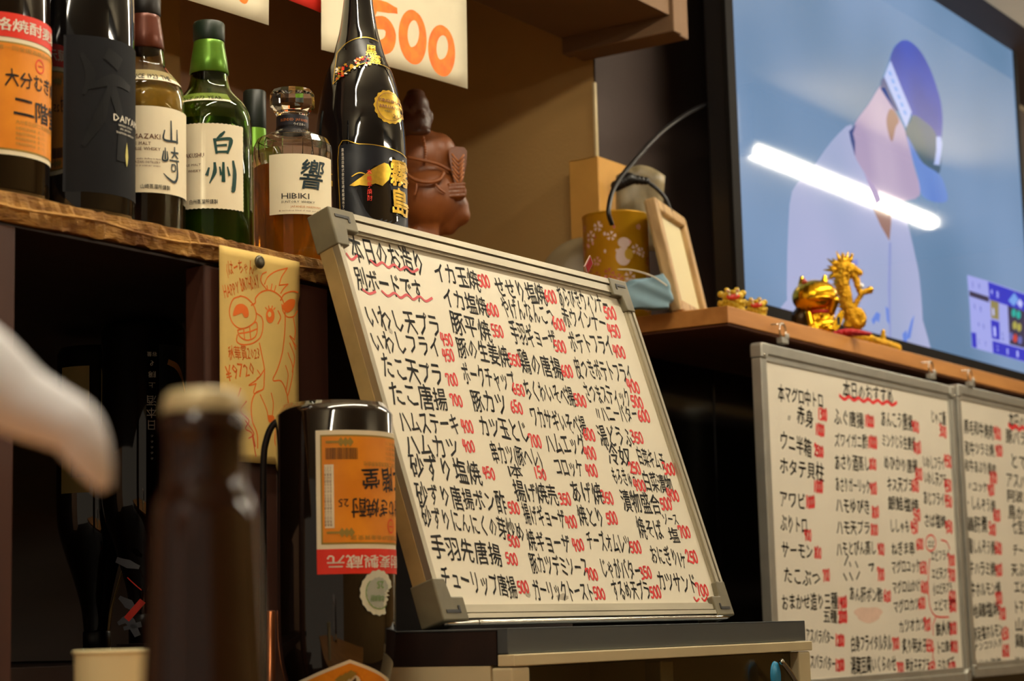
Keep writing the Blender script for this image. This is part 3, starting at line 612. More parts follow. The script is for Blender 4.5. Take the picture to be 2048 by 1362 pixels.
for i in range(6):
    cx, cy = 822+i*14.5, 358+i*38; pic('band_mark', c4([(cx-9,cy-14),(cx+6,cy-8),(cx+11,cy+14),(cx-4,cy+8)]), e_lb, .0022)
pic('cap_letter', c4([(1048,665),(1070,665),(1078,700),(1064,805),(1035,800),(1040,790),(1048,730)]), e_band, .0020)
pic('shirt_mark', [(1703, 522), (1714, 518), (1716, 530), (1706, 534)], emis('mark_on_screen', '#8389c8'), .0008); pic('shirt_mark', [(1706, 548), (1716, 544), (1718, 556), (1708, 560)], bpy.data.materials['mark_on_screen'], .0008)
e_m = emis('letter_on_screen', '#5f7fd0')
for pts in (((1742,640),(1752,624),(1760,628),(1757,646),(1752,640),(1746,650)), ((1770,612),(1776,618),(1778,650),(1773,642)), ((1810,680),(1822,640),(1828,630),(1820,676)), ((1804,668),(1812,660),(1814,690),(1806,684))): pic('shirt_letter', pts, e_m, .001)
c5 = lambda L: [(1850+x*.1909, 500+y*.1909) for x, y in L]
e_w = emis('scoreboard_white', '#9aa0e0'); e_b = emis('scoreboard_blue', '#2a31b8'); e_dk = emis('scoreboard_dark', '#33304a'); e_gr = emis('count_green', '#13a89a'); e_ye = emis('count_yellow', '#a8a04a'); e_rd = emis('count_red', '#c23f33'); e_go = emis('score_gold', '#8a7f4f'); e_wh = emis('scoreboard_letter', '#b9bdf2'); e_gy = emis('scoreboard_grey_letter', '#5f64a8')
sb = pic('scoreboard', c5([(440,262),(660,325),(1400,580),(1400,1280),(700,1078),(488,1020),(470,640)]), e_w, .0008)
for p, m, z in (([(458,425),(665,492),(667,550),(462,482)], e_dk, .001), ([(655,333),(1400,590),(1400,760),(855,580),(672,520)], e_b, .001), ([(680,522),(768,548),(770,735),(688,712)], e_go, .0011), ([(684,728),(775,755),(780,945),(697,925)], e_b, .0011),
                ([(862,582),(1400,765),(1400,1130),(882,985)], e_dk, .001), ([(700,950),(1400,1140),(1400,1270),(708,1080)], e_b, .0012), ([(480,862),(530,870),(538,1030),(490,1015)], e_b, .0012),
                ([(930,450),(975,520),(925,590),(868,530)], e_lb, .0013), ([(990,510),(1020,560),(1000,612),(958,560)], e_wh, .0013)):
    pic('scoreboard_field', c5(p), m, z)
for (cx, cy, m) in ((925,660,e_gr),(975,680,e_gr),(1075,710,e_gr),(935,790,e_ye),(982,812,e_ye),(940,925,e_rd),(895,905,e_gy),(990,945,e_gy)): pic('count_light', c5(ell(cx, cy, 22, 44, 14)), m, .0013)
load_glyphs('日本先発中村1234回表裏打率三二', .03); e_l = {'w': e_wh, 'g': e_gy}
for s, x, y, hpx, m in (('日', 1944, 570, 12, 'g'), ('本', 1957, 573, 12, 'g'), ('先', 1948, 614, 11, 'g'), ('発', 1960, 619, 11, 'g'), ('中', 1956, 650, 11, 'g'), ('村', 1966, 654, 11, 'g'), ('三', 1957, 684, 10, 'g'), ('打', 1970, 688, 10, 'g'),
                  ('4', 1983, 583, 14, 'w'), ('回', 1994, 590, 12, 'w'), ('1', 1986, 623, 18, 'w'), ('1', 1989, 662, 24, 'w'), ('2', 2005, 672, 20, 'g'), ('二', 1994, 697, 11, 'w'), ('回', 2014, 704, 11, 'w'), ('裏', 2034, 709, 13, 'w')):
    a, c_ = ST.loc(x, y-hpx/2), ST.loc(x, y+hpx/2); h = a[1]-c_[1]; q = BM(); text(q, s, ident(c_[0]-.35*h, c_[1]+.05*h), h*1.1, h*.85 if ord(s) > 255 else h*.55, .03, .0016); obj('scoreboard_text', q, e_l[m], scr, recalc=False)
# cable loop behind the television
CP = [onY(1452, 204, TY+.05), onY(1400, 214, TY+.05), onY(1330, 258, TY+.03), onY(1270, 320, TY+.02), onY(1230, 372, TY), onY(1217, 420, TY-.01), onY(1224, 450, TY-.01)]
q = BM(); tube(q, cr(CP, 8), .0042, 8); cc = obj('power_cable', q, M['black'], smooth=True, label='black cable curving from behind the television down behind the flowered tin', cat='cable')
# ================================================================ THINGS ON THE RIGHT SHELF
can = onY(1236, 640, SZ*0+SY+.24); can = onZ(1237, 640, SZ)
az = Vector((can.x, can.y, 0)).normalized(); can = az*3.42; can.z = SZ
CR = 66/FPX*depth(can)
top = atD(1237, 428, depth(can)).z; CHt = top-SZ
t = thing('tea_caddy', 'gold tin printed with pink blossoms and a pale figure, cables spilling behind it', 'tin', face_cam(can))
gold = mat('gold_tin', '#c8961c', .3, .45, noise_amt=.1, nscale=6); 
q = BM(); lathe(q, [(0, .001), (CR, .001), (CR, CHt-.003), (CR+.0012, CHt-.0015), (CR, CHt), (CR-.003, CHt), (CR-.003, .01), (0, .01)], 56); obj('body', q, gold, t, smooth=True, autosm=40)
q = BM(); tube(q, [(CR*math.cos(a), CR*math.sin(a), CHt) for a in [k*2*math.pi/48 for k in range(48)]], .0016, 6, True); obj('rim', q, gold, t, smooth=True)
f = cyl(CR); rb = random.Random(5)
pk = [mat('blossom_pink', '#d9a09a', .5), mat('blossom_pale', '#d8c0b8', .5), mat('blossom_rose', '#a8503e', .5)]
for mi_, lay in enumerate(pk):
    q = BM()
    for k in range(22):
        cx, cy = rb.uniform(-.075, .085), rb.uniform(.02, CHt-.015); s = rb.uniform(.005, .011)
        if rb.random() < .5:
            for j in range(5):
                a = j*2*math.pi/5+rb.random()*.2; poly(q, [(cx+s*(.2*math.cos(a)), cy+s*.2*math.sin(a)), (cx+s*math.cos(a-.35), cy+s*math.sin(a-.35)), (cx+s*.85*math.cos(a), cy+s*.85*math.sin(a)), (cx+s*math.cos(a+.35), cy+s*math.sin(a+.35))])
        else: poly(q, ell(cx, cy, s*.22, s*.35, 8))
    slice_x(q, .004); mapbm(q, f); obj('blossom_print', q, lay, t, recalc=False, kind='stuff')
q = BM(); ox, oy = .014, CHt*.64; poly(q, ell(ox, oy+.012, .011, .009, 16)); poly(q, ell(ox-.002, oy-.012, .013, .016, 16), .0001); slice_x(q, .004); mapbm(q, f); obj('figure_print', q, pk[1], t, recalc=False)
q = BM(); poly(q, ell(ox+.008, oy-.008, .008, .010, 16), .0003); slice_x(q, .004); mapbm(q, f); obj('figure_print', q, mat('printed_gold', '#c9a338', .4, .3), t, recalc=False)
# paper stuffed in and adapter behind
def sheet(nm, pts, m, thick=.0015, **k):
    q = BM(); vs = [q.verts.new(p) for p in pts]; f_ = q.faces.new(vs); o = obj(nm, q, m, recalc=False, **k)
    s_ = o.modifiers.new('t', 'SOLIDIFY'); s_.thickness = thick; s_.offset = 0; return o
cab = onX(1190, 310, XE-.02)
p0 = onX(1140, 322, XE-.045); p1 = onX(1193, 310, XE-.045); 
q = BM(); ycor = CY-.03; zt = onX(1193, 312, XE-.045).z
box(q, (XE-.045, ycor, SZ), (XE-.0475+.005, onX(1140, 400, XE-.045).y, zt)); box(q, (XE-.042, ycor, SZ), (XE+.09, ycor+.004, zt)); box(q, (XE-.045, ycor+.004, zt-.003), (XE-.001, onX(1140, 400, XE-.045).y, zt))
obj('corner_guard_box', q, mat('cream_box', '#c08f42', .6, noise_amt=.1), bevel=.001, label='tan box cover wrapped around the wall corner behind the flowered tin', cat='box')
pb = [atD(1226, 372, 3.52), atD(1262, 350, 3.56), atD(1304, 372, 3.52), atD(1336, 432, 3.50), atD(1330, 470, 3.50), atD(1238, 470, 3.50)]
rb = random.Random(9); q = BM(); G = []
for j in range(9):
    row = []
    for i in range(9):
        u, v = i/8, j/8; px = 1230+u*(98-12*v)+2; py = 352+v*150-22*math.sin(u*math.pi)*(1-v); row.append(q.verts.new(atD(px, py, 3.57+rb.uniform(-.006, .006)+.012*(u-.5)**2)))
    G.append(row)
for j in range(8):
    for i in range(8): q.faces.new((G[j][i], G[j][i+1], G[j+1][i+1], G[j+1][i]))
o = obj('plastic_bag', q, mat('milky_plastic', '#8c7f62', .35, noise_amt=.2, nscale=50), smooth=True, label='crumpled milky plastic bag behind the flowered tin', cat='bag'); s_ = o.modifiers.new('t', 'SOLIDIFY'); s_.thickness = .001
t = thing('power_adapter', 'black power plug and thin cord behind the top of the wooden picture frame', 'plug', frame(atD(1262, 362, 3.47)))
Mi = t.matrix_world.inverted()
q = BM(); capsule(q, Mi @ atD(1232, 372, 3.47), Mi @ atD(1258, 358, 3.47), .010, .012, 4); capsule(q, Mi @ atD(1258, 358, 3.47), Mi @ atD(1292, 362, 3.47), .010, .007, 4); obj('plug', q, M['black'], t, smooth=True)
q = BM(); tube(q, cr([Mi @ atD(x, y, 3.47) for x, y in ((1290, 361), (1312, 376), (1330, 396), (1342, 424))], 6), .0035, 8); obj('cord', q, M['black'], t, smooth=True)
# plate edge left of the tin
pl = onX(1150, 505, XE-.02); q = BM(); pc_ = atD(1190, 560, 3.38); 
lathe(q, [(0, 0), (.05, 0), (.085, .006), (.086, .008), (.05, .003), (0, .003)], 40)
rot = Matrix.Rotation(R(35), 4, 'Y') @ Matrix.Rotation(R(72), 4, 'X'); 
dish_m = face_cam(Vector((can.x+.0, can.y+.0, SZ)))
mapbm(q, lambda c: dish_m @ (Matrix.Translation((-.052, .066, .088)) @ Matrix.Rotation(R(-97), 4, 'X') @ c))
obj('dish', q, mat('grey_dish', '#8a7a5c', .35), smooth=True, label='grey dish standing on edge, its rim showing left of the flowered tin', cat='dish')
# wooden picture frame
Yf = SY+.035
def lerp(a, b, t): return a+(b-a)*t
DF = depth(onZ(1385, 618, SZ))
bl = onZ(1362, 627, SZ); br_ = onZ(1412, 617, SZ)
ex = (Vector((1, -.12, 0))).normalized()
bl = onZ(1359, 622, SZ+.001)
ew = (onY(1412, 615, bl.y)-bl).length
Hf = .0
# lean: choose the up direction so the near stile passes through its top pixel
best = None
for a in range(-10, 60):
    for b_ in range(-40, 41, 2):
        e = Vector((math.sin(R(b_)), math.sin(R(a)), 1)).normalized()
        for Lf in (.19, .2, .21, .22, .23):
            p = pix(bl+e*Lf); er = math.hypot(p[0]-1306, p[1]-398)
            if best is None or er+abs(b_)*.15 < best[0]: best = (er+abs(b_)*.15, e, Lf)
FE, FH = best[1], best[2]
exf = Vector((.97, .235, 0)).normalized()
fm = frame(bl+Vector((0, 0, .002)), ex=exf, ey=FE)
Fw = .2
pf = thing('picture_frame', 'empty-looking pale wooden picture frame leaning beside the flowered tin', 'picture frame', fm)
wd_ = mat('pale_frame_wood', '#b89868', .5, color2='#94744a', nscale=22, stretch=(6, .6, 3), bump=.1)
def stile(nm, pts):
    for k, (a, z0, z1) in enumerate(((0, -.018, .006), (.4, -.018, .002), (.75, -.018, -.003))): pass
    q = BM(); prism(q, pts, -.018, .005); return q
mw = .02
for nm, P_ in (('stile', [(0, 0), (mw, mw), (mw, FH-mw), (0, FH)]), ('stile', [(Fw, 0), (Fw, FH), (Fw-mw, FH-mw), (Fw-mw, mw)]), ('rail', [(0, FH), (mw, FH-mw), (Fw-mw, FH-mw), (Fw, FH)]), ('rail', [(0, 0), (Fw, 0), (Fw-mw, mw), (mw, mw)])):
    q = BM(); prism(q, P_, -.016, .004); cx = sum(p[0] for p in P_)/4; cy = sum(p[1] for p in P_)/4
    ctr = Vector((Fw/2, FH/2)); P2 = [tuple(Vector(p).lerp(Vector((min(max(p[0], mw), Fw-mw), min(max(p[1], mw), FH-mw))), .5)) for p in P_]
    P2 = [P_[i] if not (P_[i][0] in (0, Fw) or P_[i][1] in (0, FH)) else P2[i] for i in range(4)]
    obj(nm, q, wd_, pf, bevel=.003)
q = BM(); box(q, (mw-.002, mw-.002, -.008), (Fw-mw+.002, FH-mw+.002, -.006)); obj('mat_board', q, mat('cream_card', '#c6bb92', .6), pf)
q = BM(); box(q, (.003, .003, -.0175), (Fw-.003, FH-.003, -.0162)); obj('back_board', q, M['edge_tan'], pf)
# blue pouch with a cord
def cloth_blob(nm, pts, dep, th, m, label, cat, vox=.004):
    pass
q = BM(); cp = atD(1298, 592, 3.31)
pm = face_cam(Vector((cp.x, cp.y, SZ)))
Mp = pm.inverted(); L_ = [Mp @ atD(x, y, 3.31) for x, y in ((1225,586),(1255,573),(1290,560),(1326,546),(1338,562),(1346,600),(1338,620),(1300,629),(1225,632))]
L_ = [(v.x, max(v.z, .001)) for v in L_]; prism(q, L_, -.012, .010); ball(q, (-.01, .008, .03), (.045, .016, .026), seg=14)
for v in q.verts:
    if abs(v.co.z) in (.012, .010) or v.co.z in (-.012, .010): pass
for v in q.verts[:2*len(L_)]: v.co = Vector((v.co.x, v.co.z, v.co.y))
q2 = remesh(q, .0022, 9)
for v in q2.verts:
    n_ = noise.noise(Vector((v.co.x*30+v.co.z*55, v.co.y*20, v.co.z*18))); v.co += v.normal*n_*.0045; v.co.z = max(v.co.z, .0005)
pt = thing('pouch', 'pale blue crumpled pouch with a thin white cord between whiteboard corner and frame', 'pouch', pm)
obj('cloth', q2, mat('pale_blue_cloth', '#7f9fae', .7, noise_amt=.1, nscale=30), pt, smooth=True)
q = BM(); tube(q, cr([(-.05, -.024, .066), (-.025, -.027, .063), (.005, -.025, .053), (.022, -.023, .042), (.03, -.021, .036)], 6), .0012, 6); obj('cord', q, mat('white_cord', '#d5ccb8', .7), pt, smooth=True)
# small red packet
sp = atD(1206, 524, 3.28); q = BM(); mk = thing('packet', 'small red square packet poking up behind the top edge of the leaning whiteboard', 'packet', frame(S1.hit(1206, 536)+Vector((0, .02, -.004))))
fmk = face_cam(Vector((0, 0, 0)))
q = BM(); prism(q, [(0, -.013), (.013, 0), (0, .013), (-.013, 0)], -.001, .001); mapbm(q, lambda c: Vector((c.x*.75-.001, c.z-c.y*.2, c.y*.9+.010+c.x*.25))); obj('wrapper', q, mat('pink_edge', '#b09088', .5), mk)
q = BM(); prism(q, [(0, -.010), (.010, 0), (0, .010), (-.010, 0)], .0011, .0016); mapbm(q, lambda c: Vector((c.x*.75-.001, -c.z-.0-c.y*.2, c.y*.9+.010+c.x*.25))); obj('red_face', q, mat('packet_red', '#a8222c', .4), mk)
# ---------------------------------------------------------------- figurines
goldf = mat('polished_gold', '#d9a520', .24, 1.0, noise_amt=.1, nscale=40); goldr = mat('rough_gold', '#d0a02a', .3, 1.0, bump=.5, bscale=500); redm = mat('red_cloth', '#b3121c', .6, noise_amt=.2, nscale=60)
yl = mat('yellow_glaze', '#c6a21c', .5, noise_amt=.25, nscale=90, bump=.2, bscale=300); rg = mat('red_glaze', '#c9382a', .3); wh = mat('white_glaze', '#d8cfae', .4)
YF = SY+.035
def figure(nm, px, label, cat, Y=None, group=None):
    p = onY(px, 640, Y or YF); s = depth(p)/FPX
    M4 = face_cam(Vector((p.x, p.y, SZ))); return thing(nm, label, cat, M4, group), s, M4.inverted(), depth(p)
def P2L(Mi, dep, px, py, off=0): return Mi @ atD(px, py, dep+off)
# two little lions on one base of curls
for k, (cx, wsc, lb) in enumerate(((1466, 1.0, 'small yellow lion figurine with open red mouth, nearest the shelf corner'), (1512, .85, 'small yellow lion figurine with red mouth, second from the shelf corner'))):
    t, s, Mi, dp = figure('lion_figurine', cx, lb, 'figurine'); zb = Mi @ onZ(cx, 640, SZ)
    q = BM(); W_ = 28*s*wsc; H_ = 50*s*wsc
    ball(q, (0, 0, H_*.35), (W_*.95, W_*.8, H_*.34), seg=16); ball(q, (W_*.05, -W_*.25, H_*.68), (W_*.78, W_*.7, H_*.26), seg=16)
    for sx in (-1, 1): ball(q, (sx*W_*.78, -W_*.1, H_*.8), (W_*.26, W_*.22, H_*.14)); ball(q, (sx*W_*.6, -W_*.65, H_*.09), (W_*.32, W_*.36, H_*.12)); ball(q, (sx*W_*.35, -W_*.6, H_*.93), (W_*.2, W_*.2, H_*.09))
    ball(q, (W_*.05, -W_*.9, H_*.8), (W_*.2, W_*.22, H_*.08))
    q2 = remesh(q, .0011, 3); obj('body', q2, yl, t, smooth=True)
    q = BM()
    for j in range(10):
        a = -2.7+j*.27*2; ball(q, (W_*.9*math.sin(a*.6), -W_*.75*math.cos(a*.6), H_*(.42+.05*math.sin(j*2.3))), W_*.17, seg=10)
    obj('mane_curls', q, yl, t, smooth=True, kind='stuff')
    q = BM(); ball(q, (W_*.08, -W_*.86, H_*.62), (W_*.5, W_*.16, H_*.13), seg=16); mo = obj('mouth', q, rg, t, smooth=True)
    for sx in (-1, 1):
        q = BM(); tube(q, [(W_*.08+sx*W_*.26, -W_*1.0, H_*.74), (W_*.08+sx*W_*.24, -W_*1.03, H_*.6)], [W_*.09, W_*.01], 8); obj('fang', q, wh, mo, smooth=True)
        q = BM(); ball(q, (W_*.08+sx*W_*.33, -W_*.82, H_*.86), (W_*.15, W_*.12, H_*.07)); e = obj('eye', q, wh, t, smooth=True)
        q = BM(); ball(q, (W_*.08+sx*W_*.33, -W_*.93, H_*.86), (W_*.07, W_*.05, H_*.035)); obj('pupil', q, rg, e, smooth=True)
# lucky cat
t, s, Mi, dp = figure('beckoning_cat', 1637, 'shiny gold beckoning cat figurine with red collar, left of the golden dragon', 'figurine')
Z = lambda y: (Mi @ atD(1637, y, dp)).z
X_ = lambda x: (x-1637)*s
q = BM(); ball(q, (X_(1632), .004, Z(592)), (46*s, 40*s, 35*s), seg=24)
for (ex_, ey_) in ((1607, 560), (1654, 562)): tube(q, [(X_(ex_+2 if ex_ < 1637 else ex_-4), 0, Z(576)), (X_(ex_), 0, Z(548))], [13*s, 3*s], 10)
q2 = remesh(q, .0013, 6); hd = obj('head', q2, goldf, t, smooth=True)
q = BM(); tube(q, [(X_(1614), -12*s, Z(566)), (X_(1611), -9*s, Z(554))], [7*s, 1.5*s], 8); obj('inner_ear', q, mat('copper_red_paint', '#a2402a', .4), hd, smooth=True)
q = BM(); ball(q, (X_(1640), -34*s, Z(600)), (24*s, 9*s, 7*s)); obj('cheek', q, goldf, hd, smooth=True)
q = BM(); ball(q, (X_(1640), .002, Z(640)), (30*s, 27*s, 32*s), seg=20); ball(q, (X_(1640), -.008, Z(655)), (32*s, 22*s, 20*s), seg=20)
capsule(q, (X_(1618), -20*s, Z(630)), (X_(1622), -28*s, Z(654)), 9*s, 8*s); capsule(q, (X_(1664), -16*s, Z(625)), (X_(1672), -26*s, Z(606)), 8*s, 9*s)
for fx in (1626, 1656): ball(q, (X_(fx), -24*s, Z(664)), (12*s, 14*s, 8*s))
q2 = remesh(q, .0013, 5); obj('body', q2, goldf, t, smooth=True)
q = BM(); tube(q, [(X_(1640)+27*s*math.cos(a), 2*s-25*s*math.sin(a), Z(628)+2*s*math.sin(a)) for a in [k*2*math.pi/28 for k in range(28)]], 3.6*s, 8, True); cl_ = obj('collar', q, redm, t, smooth=True)
q = BM(); ball(q, (X_(1642), -27*s, Z(633)), 5*s); obj('bell', q, goldf, cl_, smooth=True)
q = BM(); ball(q, (X_(1604), 16*s, Z(634)), (22*s, 18*s, 26*s), seg=16); ball(q, (X_(1610), 16*s, Z(606)), (18*s, 16*s, 12*s)); bk_ = remesh(q, .0016, 4); obj('mirrored_back', bk_, mat('mirrored_back_bronze', '#3a2c1a', .25, .6), t, smooth=True)  # dark solid standing for the cat's mirrored back in the screen
# coin held by the cat
q = BM(); prism(q, [(x*9*s, y*20*s) for x, y in ell(0, 0, 1, 1, 20)], -.002, .002); mapbm(q, lambda c: Vector((X_(1676)+c.x*.9+c.y*.35, -28*s+c.z, Z(648)+c.y))); cn = obj('coin', q, goldf, t, bevel=.0005)
q = BM(); box(q, (X_(1673), -28*s-.0026, Z(656)), (X_(1679), -28*s-.002, Z(640))); obj('coin_inscription', q, M['black'], cn)
# red cushion
t, s, Mi, dp = figure('cushion', 1690, 'small red cushion under the golden dragon, sagging over the shelf edge', 'cushion', SY+.012)
zq = SZ
q = BM(); 
for i in range(9):
    u = i/8; ball(q, (lerp(-44, 44, u)*s, 0, (3+6*math.sin(u*math.pi)+3*u)*s), (9*s, 9*s+9*s*math.sin(u*math.pi), (4+5*math.sin(u*math.pi))*s), seg=12)
for v in q.verts:
    if v.co.y < 0: v.co.z -= 0
q2 = remesh(q, .0012, 30); obj('cloth', q2, redm, t, smooth=True)
# dragon
t, s, Mi, dp = figure('dragon_figurine', 1712, 'golden dragon figurine rearing up on the shelf edge with its tail out to the right', 'figurine', SY+.022)
Lp = lambda x, y, o=0: Mi @ atD(x, y, dp+(pix(onZ(1,1,3))[0]*0)+o)
sh = lambda x: 0
spine = [Lp(1688, 545), Lp(1684, 565), Lp(1690, 590), Lp(1694, 612), Lp(1702, 634), Lp(1716, 648), Lp(1722, 636), Lp(1712, 624), Lp(1700, 640), Lp(1693, 654)]
sp_ = cr(spine, 8); n_ = len(sp_); q = BM(); tube(q, sp_, [lerp(15, 9, i/(n_-1))*s for i in range(n_)], 12)
ball(q, Lp(1690, 538), (19*s, 15*s, 16*s), seg=14); capsule(q, Lp(1700, 545), Lp(1712, 556), 9*s, 6*s); capsule(q, Lp(1702, 536), Lp(1720, 546), 9*s, 6*s)
capsule(q, Lp(1706, 618), Lp(1724, 586), 6*s, 5*s); capsule(q, Lp(1724, 586), Lp(1740, 580), 5*s, 7*s); capsule(q, Lp(1712, 560), Lp(1722, 590), 7*s, 5*s)
q2 = remesh(q, .0011, 2)
for v in q2.verts: v.co += v.normal*noise.noise(v.co*480)*.0030
obj('body', q2, goldr, t, smooth=True)
q = BM()
for k in range(19):
    a = R(60+k*11.5); c0 = Lp(1686, 540); L = (32+9*math.sin(k*2.1))*s
    tube(q, [c0+Vector((math.cos(a)*11*s, 3*s*math.sin(k*1.7), math.sin(a)*11*s)), c0+Vector((math.cos(a)*L, 7*s*math.sin(k*2.7), math.sin(a)*L))], [7.5*s, .6*s], 7)
obj('mane', q, goldr, t, smooth=True, kind='stuff')
for (a, c_) in (((1686, 528), (1684, 505)), ((1696, 526), (1704, 506))):
    q = BM(); tube(q, cr([Lp(*a), Lp((a[0]+c_[0])/2+3, (a[1]+c_[1])/2), Lp(*c_)], 4), [5*s]*4+[3*s]*4+[.8*s], 8); obj('horn', q, goldr, t, smooth=True)
q = BM(); kk = [(sp_[i], i) for i in range(4, n_-12, 3)]
for p, i in kk: tube(q, [p+Vector((-9*s, 0, 0)), p+Vector((-21*s, 0, 5*s))], [4*s, .5*s], 6)
obj('back_spines', q, goldr, t, smooth=True, kind='stuff')
tz = SZ+8*s
q = BM(); 
tp = [onY(1690, 650, SY+.02), onY(1730, 664, SY+.02), onY(1765, 674, SY+.02), onY(1790, 684, SY+.02)]
tp = [Mi @ Vector((p.x, p.y, SZ+r)) for p, r in zip(tp, (10*s, 11*s, 10*s, 9*s))]
tube(q, cr(tp, 8), 10*s, 10); capsule(q, tp[2], tp[2]+Vector((2*s, 0, 26*s)), 7*s, 4*s)
for dx in (-8, 0, 8): tube(q, [tp[3], tp[3]+Vector((10*s, dx*s, -6*s))], [6*s, 2*s], 7)
ball(q, tp[3], (13*s, 12*s, 9*s)); ball(q, tp[1], (20*s, 12*s, 12*s))
for v in q.verts: v.co.z = max(v.co.z, .0006)
q2 = remesh(q, .0012, 2)
for v in q2.verts: v.co += v.normal*noise.noise(v.co*480)*.0028
obj('tail', q2, goldr, t, smooth=True)
q = BM(); c0 = Lp(1722, 572); ball(q, c0, 6*s); obj('pearl', q, mat('pearl', '#d8dde0', .1, .3), t, smooth=True)
# ================================================================ BOTTLES ON THE LEFT SHELF
def glassm(n, c, rough=.05, **k): return mat(n, c, rough, coat=.6, spec=.7, **k)
G_BLACK = glassm('near_black_glass', '#0a0a0c'); G_BROWN = glassm('dark_brown_glass', '#120a06'); 
G_GREEN = mat('green_glass', '#a0c860', .03, trans=1, ior=1.4); G_CLEAR = mat('clear_glass', '#ffffff', .02, trans=1, ior=1.4)
CREAM = mat('cream_label_paper', '#e9dfc0', .7, noise_amt=.04, nscale=30); INKP = mat('printed_black', '#1a1612', .6); INKB = mat('printed_blue_black', '#1a3038', .5); ORG = mat('orange_label', '#ee961c', .5, color2='#dd8412', nscale=25); REDL = mat('red_label_band', '#e0301c', .5); WHL = mat('white_print', '#e8e2d0', .5)
GOLDP = mat('gold_foil_print', '#d8ae3c', .3, .7, noise_amt=.2, nscale=200); OLIVE = mat('olive_print', '#9a8034', .6); BROWNP = mat('brown_print', '#6a3c22', .6)
def at_shelf(px, Y, z=None):
    p = onY(px, 560, Y); return Vector((p.x, p.y, ZL if z is None else z))
def lab(par, nm, pts, Rr, a0, m, z=0, step=.003, out=.0003, closed_poly=True):
    q = BM(); poly(q, pts, z); slice_x(q, step); f = cyl(Rr, a0, out); mapbm(q, f); return obj(nm, q, m, par, recalc=False, smooth=True)
def rect(x0, y0, x1, y1): return [(x0, y0), (x1, y0), (x1, y1), (x0, y1)]
def ltext(par, nm, s, x, y, h, wd, Rr, a0, m, off=0.0, z=.0003, jit=0, step=.003, vertical=False, slant=0):
    load_glyphs(s, off); q = BM()
    if vertical:
        for i, c in enumerate(s): text(q, c, ident(x-wd/2, y-(i+1)*h), h*.95, wd if ord(c) > 255 else wd*.6, off, z, jit, slant)
    else: text(q, s, ident(x, y), h, wd, off, z, jit, slant)
    slice_x(q, step); mapbm(q, cyl(Rr, a0)); return obj(nm, q, m, par, recalc=False)
def lstrokes(par, nm, L, Rr, a0, m, z=.0004, step=.003):
    q = BM()
    for pts, wd in L: stroke(q, pts, wd, z, 4)
    slice_x(q, step); mapbm(q, cyl(Rr, a0)); return obj(nm, q, m, par, recalc=False)
def isshobin(R0=.0525, H=.395, Hb=.235, slim=False):
    return [(0, .002), (R0*.8, .002), (R0*.93, .0), (R0, .008), (R0, Hb*.8), (R0*.985, Hb*.9), (R0*.93, Hb), (R0*.8, Hb+.024), (R0*.62, Hb+.052), (R0*.47, Hb+.078), (.0195, Hb+.1), (.0165, Hb+.125), (.0155, H-.03)]
def cr_prof(P, n=5): return [(max(v.x, 0), v.y) for v in cr([(a, b, 0) for a, b in P], n)]
def smoothprof(P): return P[:4]+cr_prof(P[4:], 5)
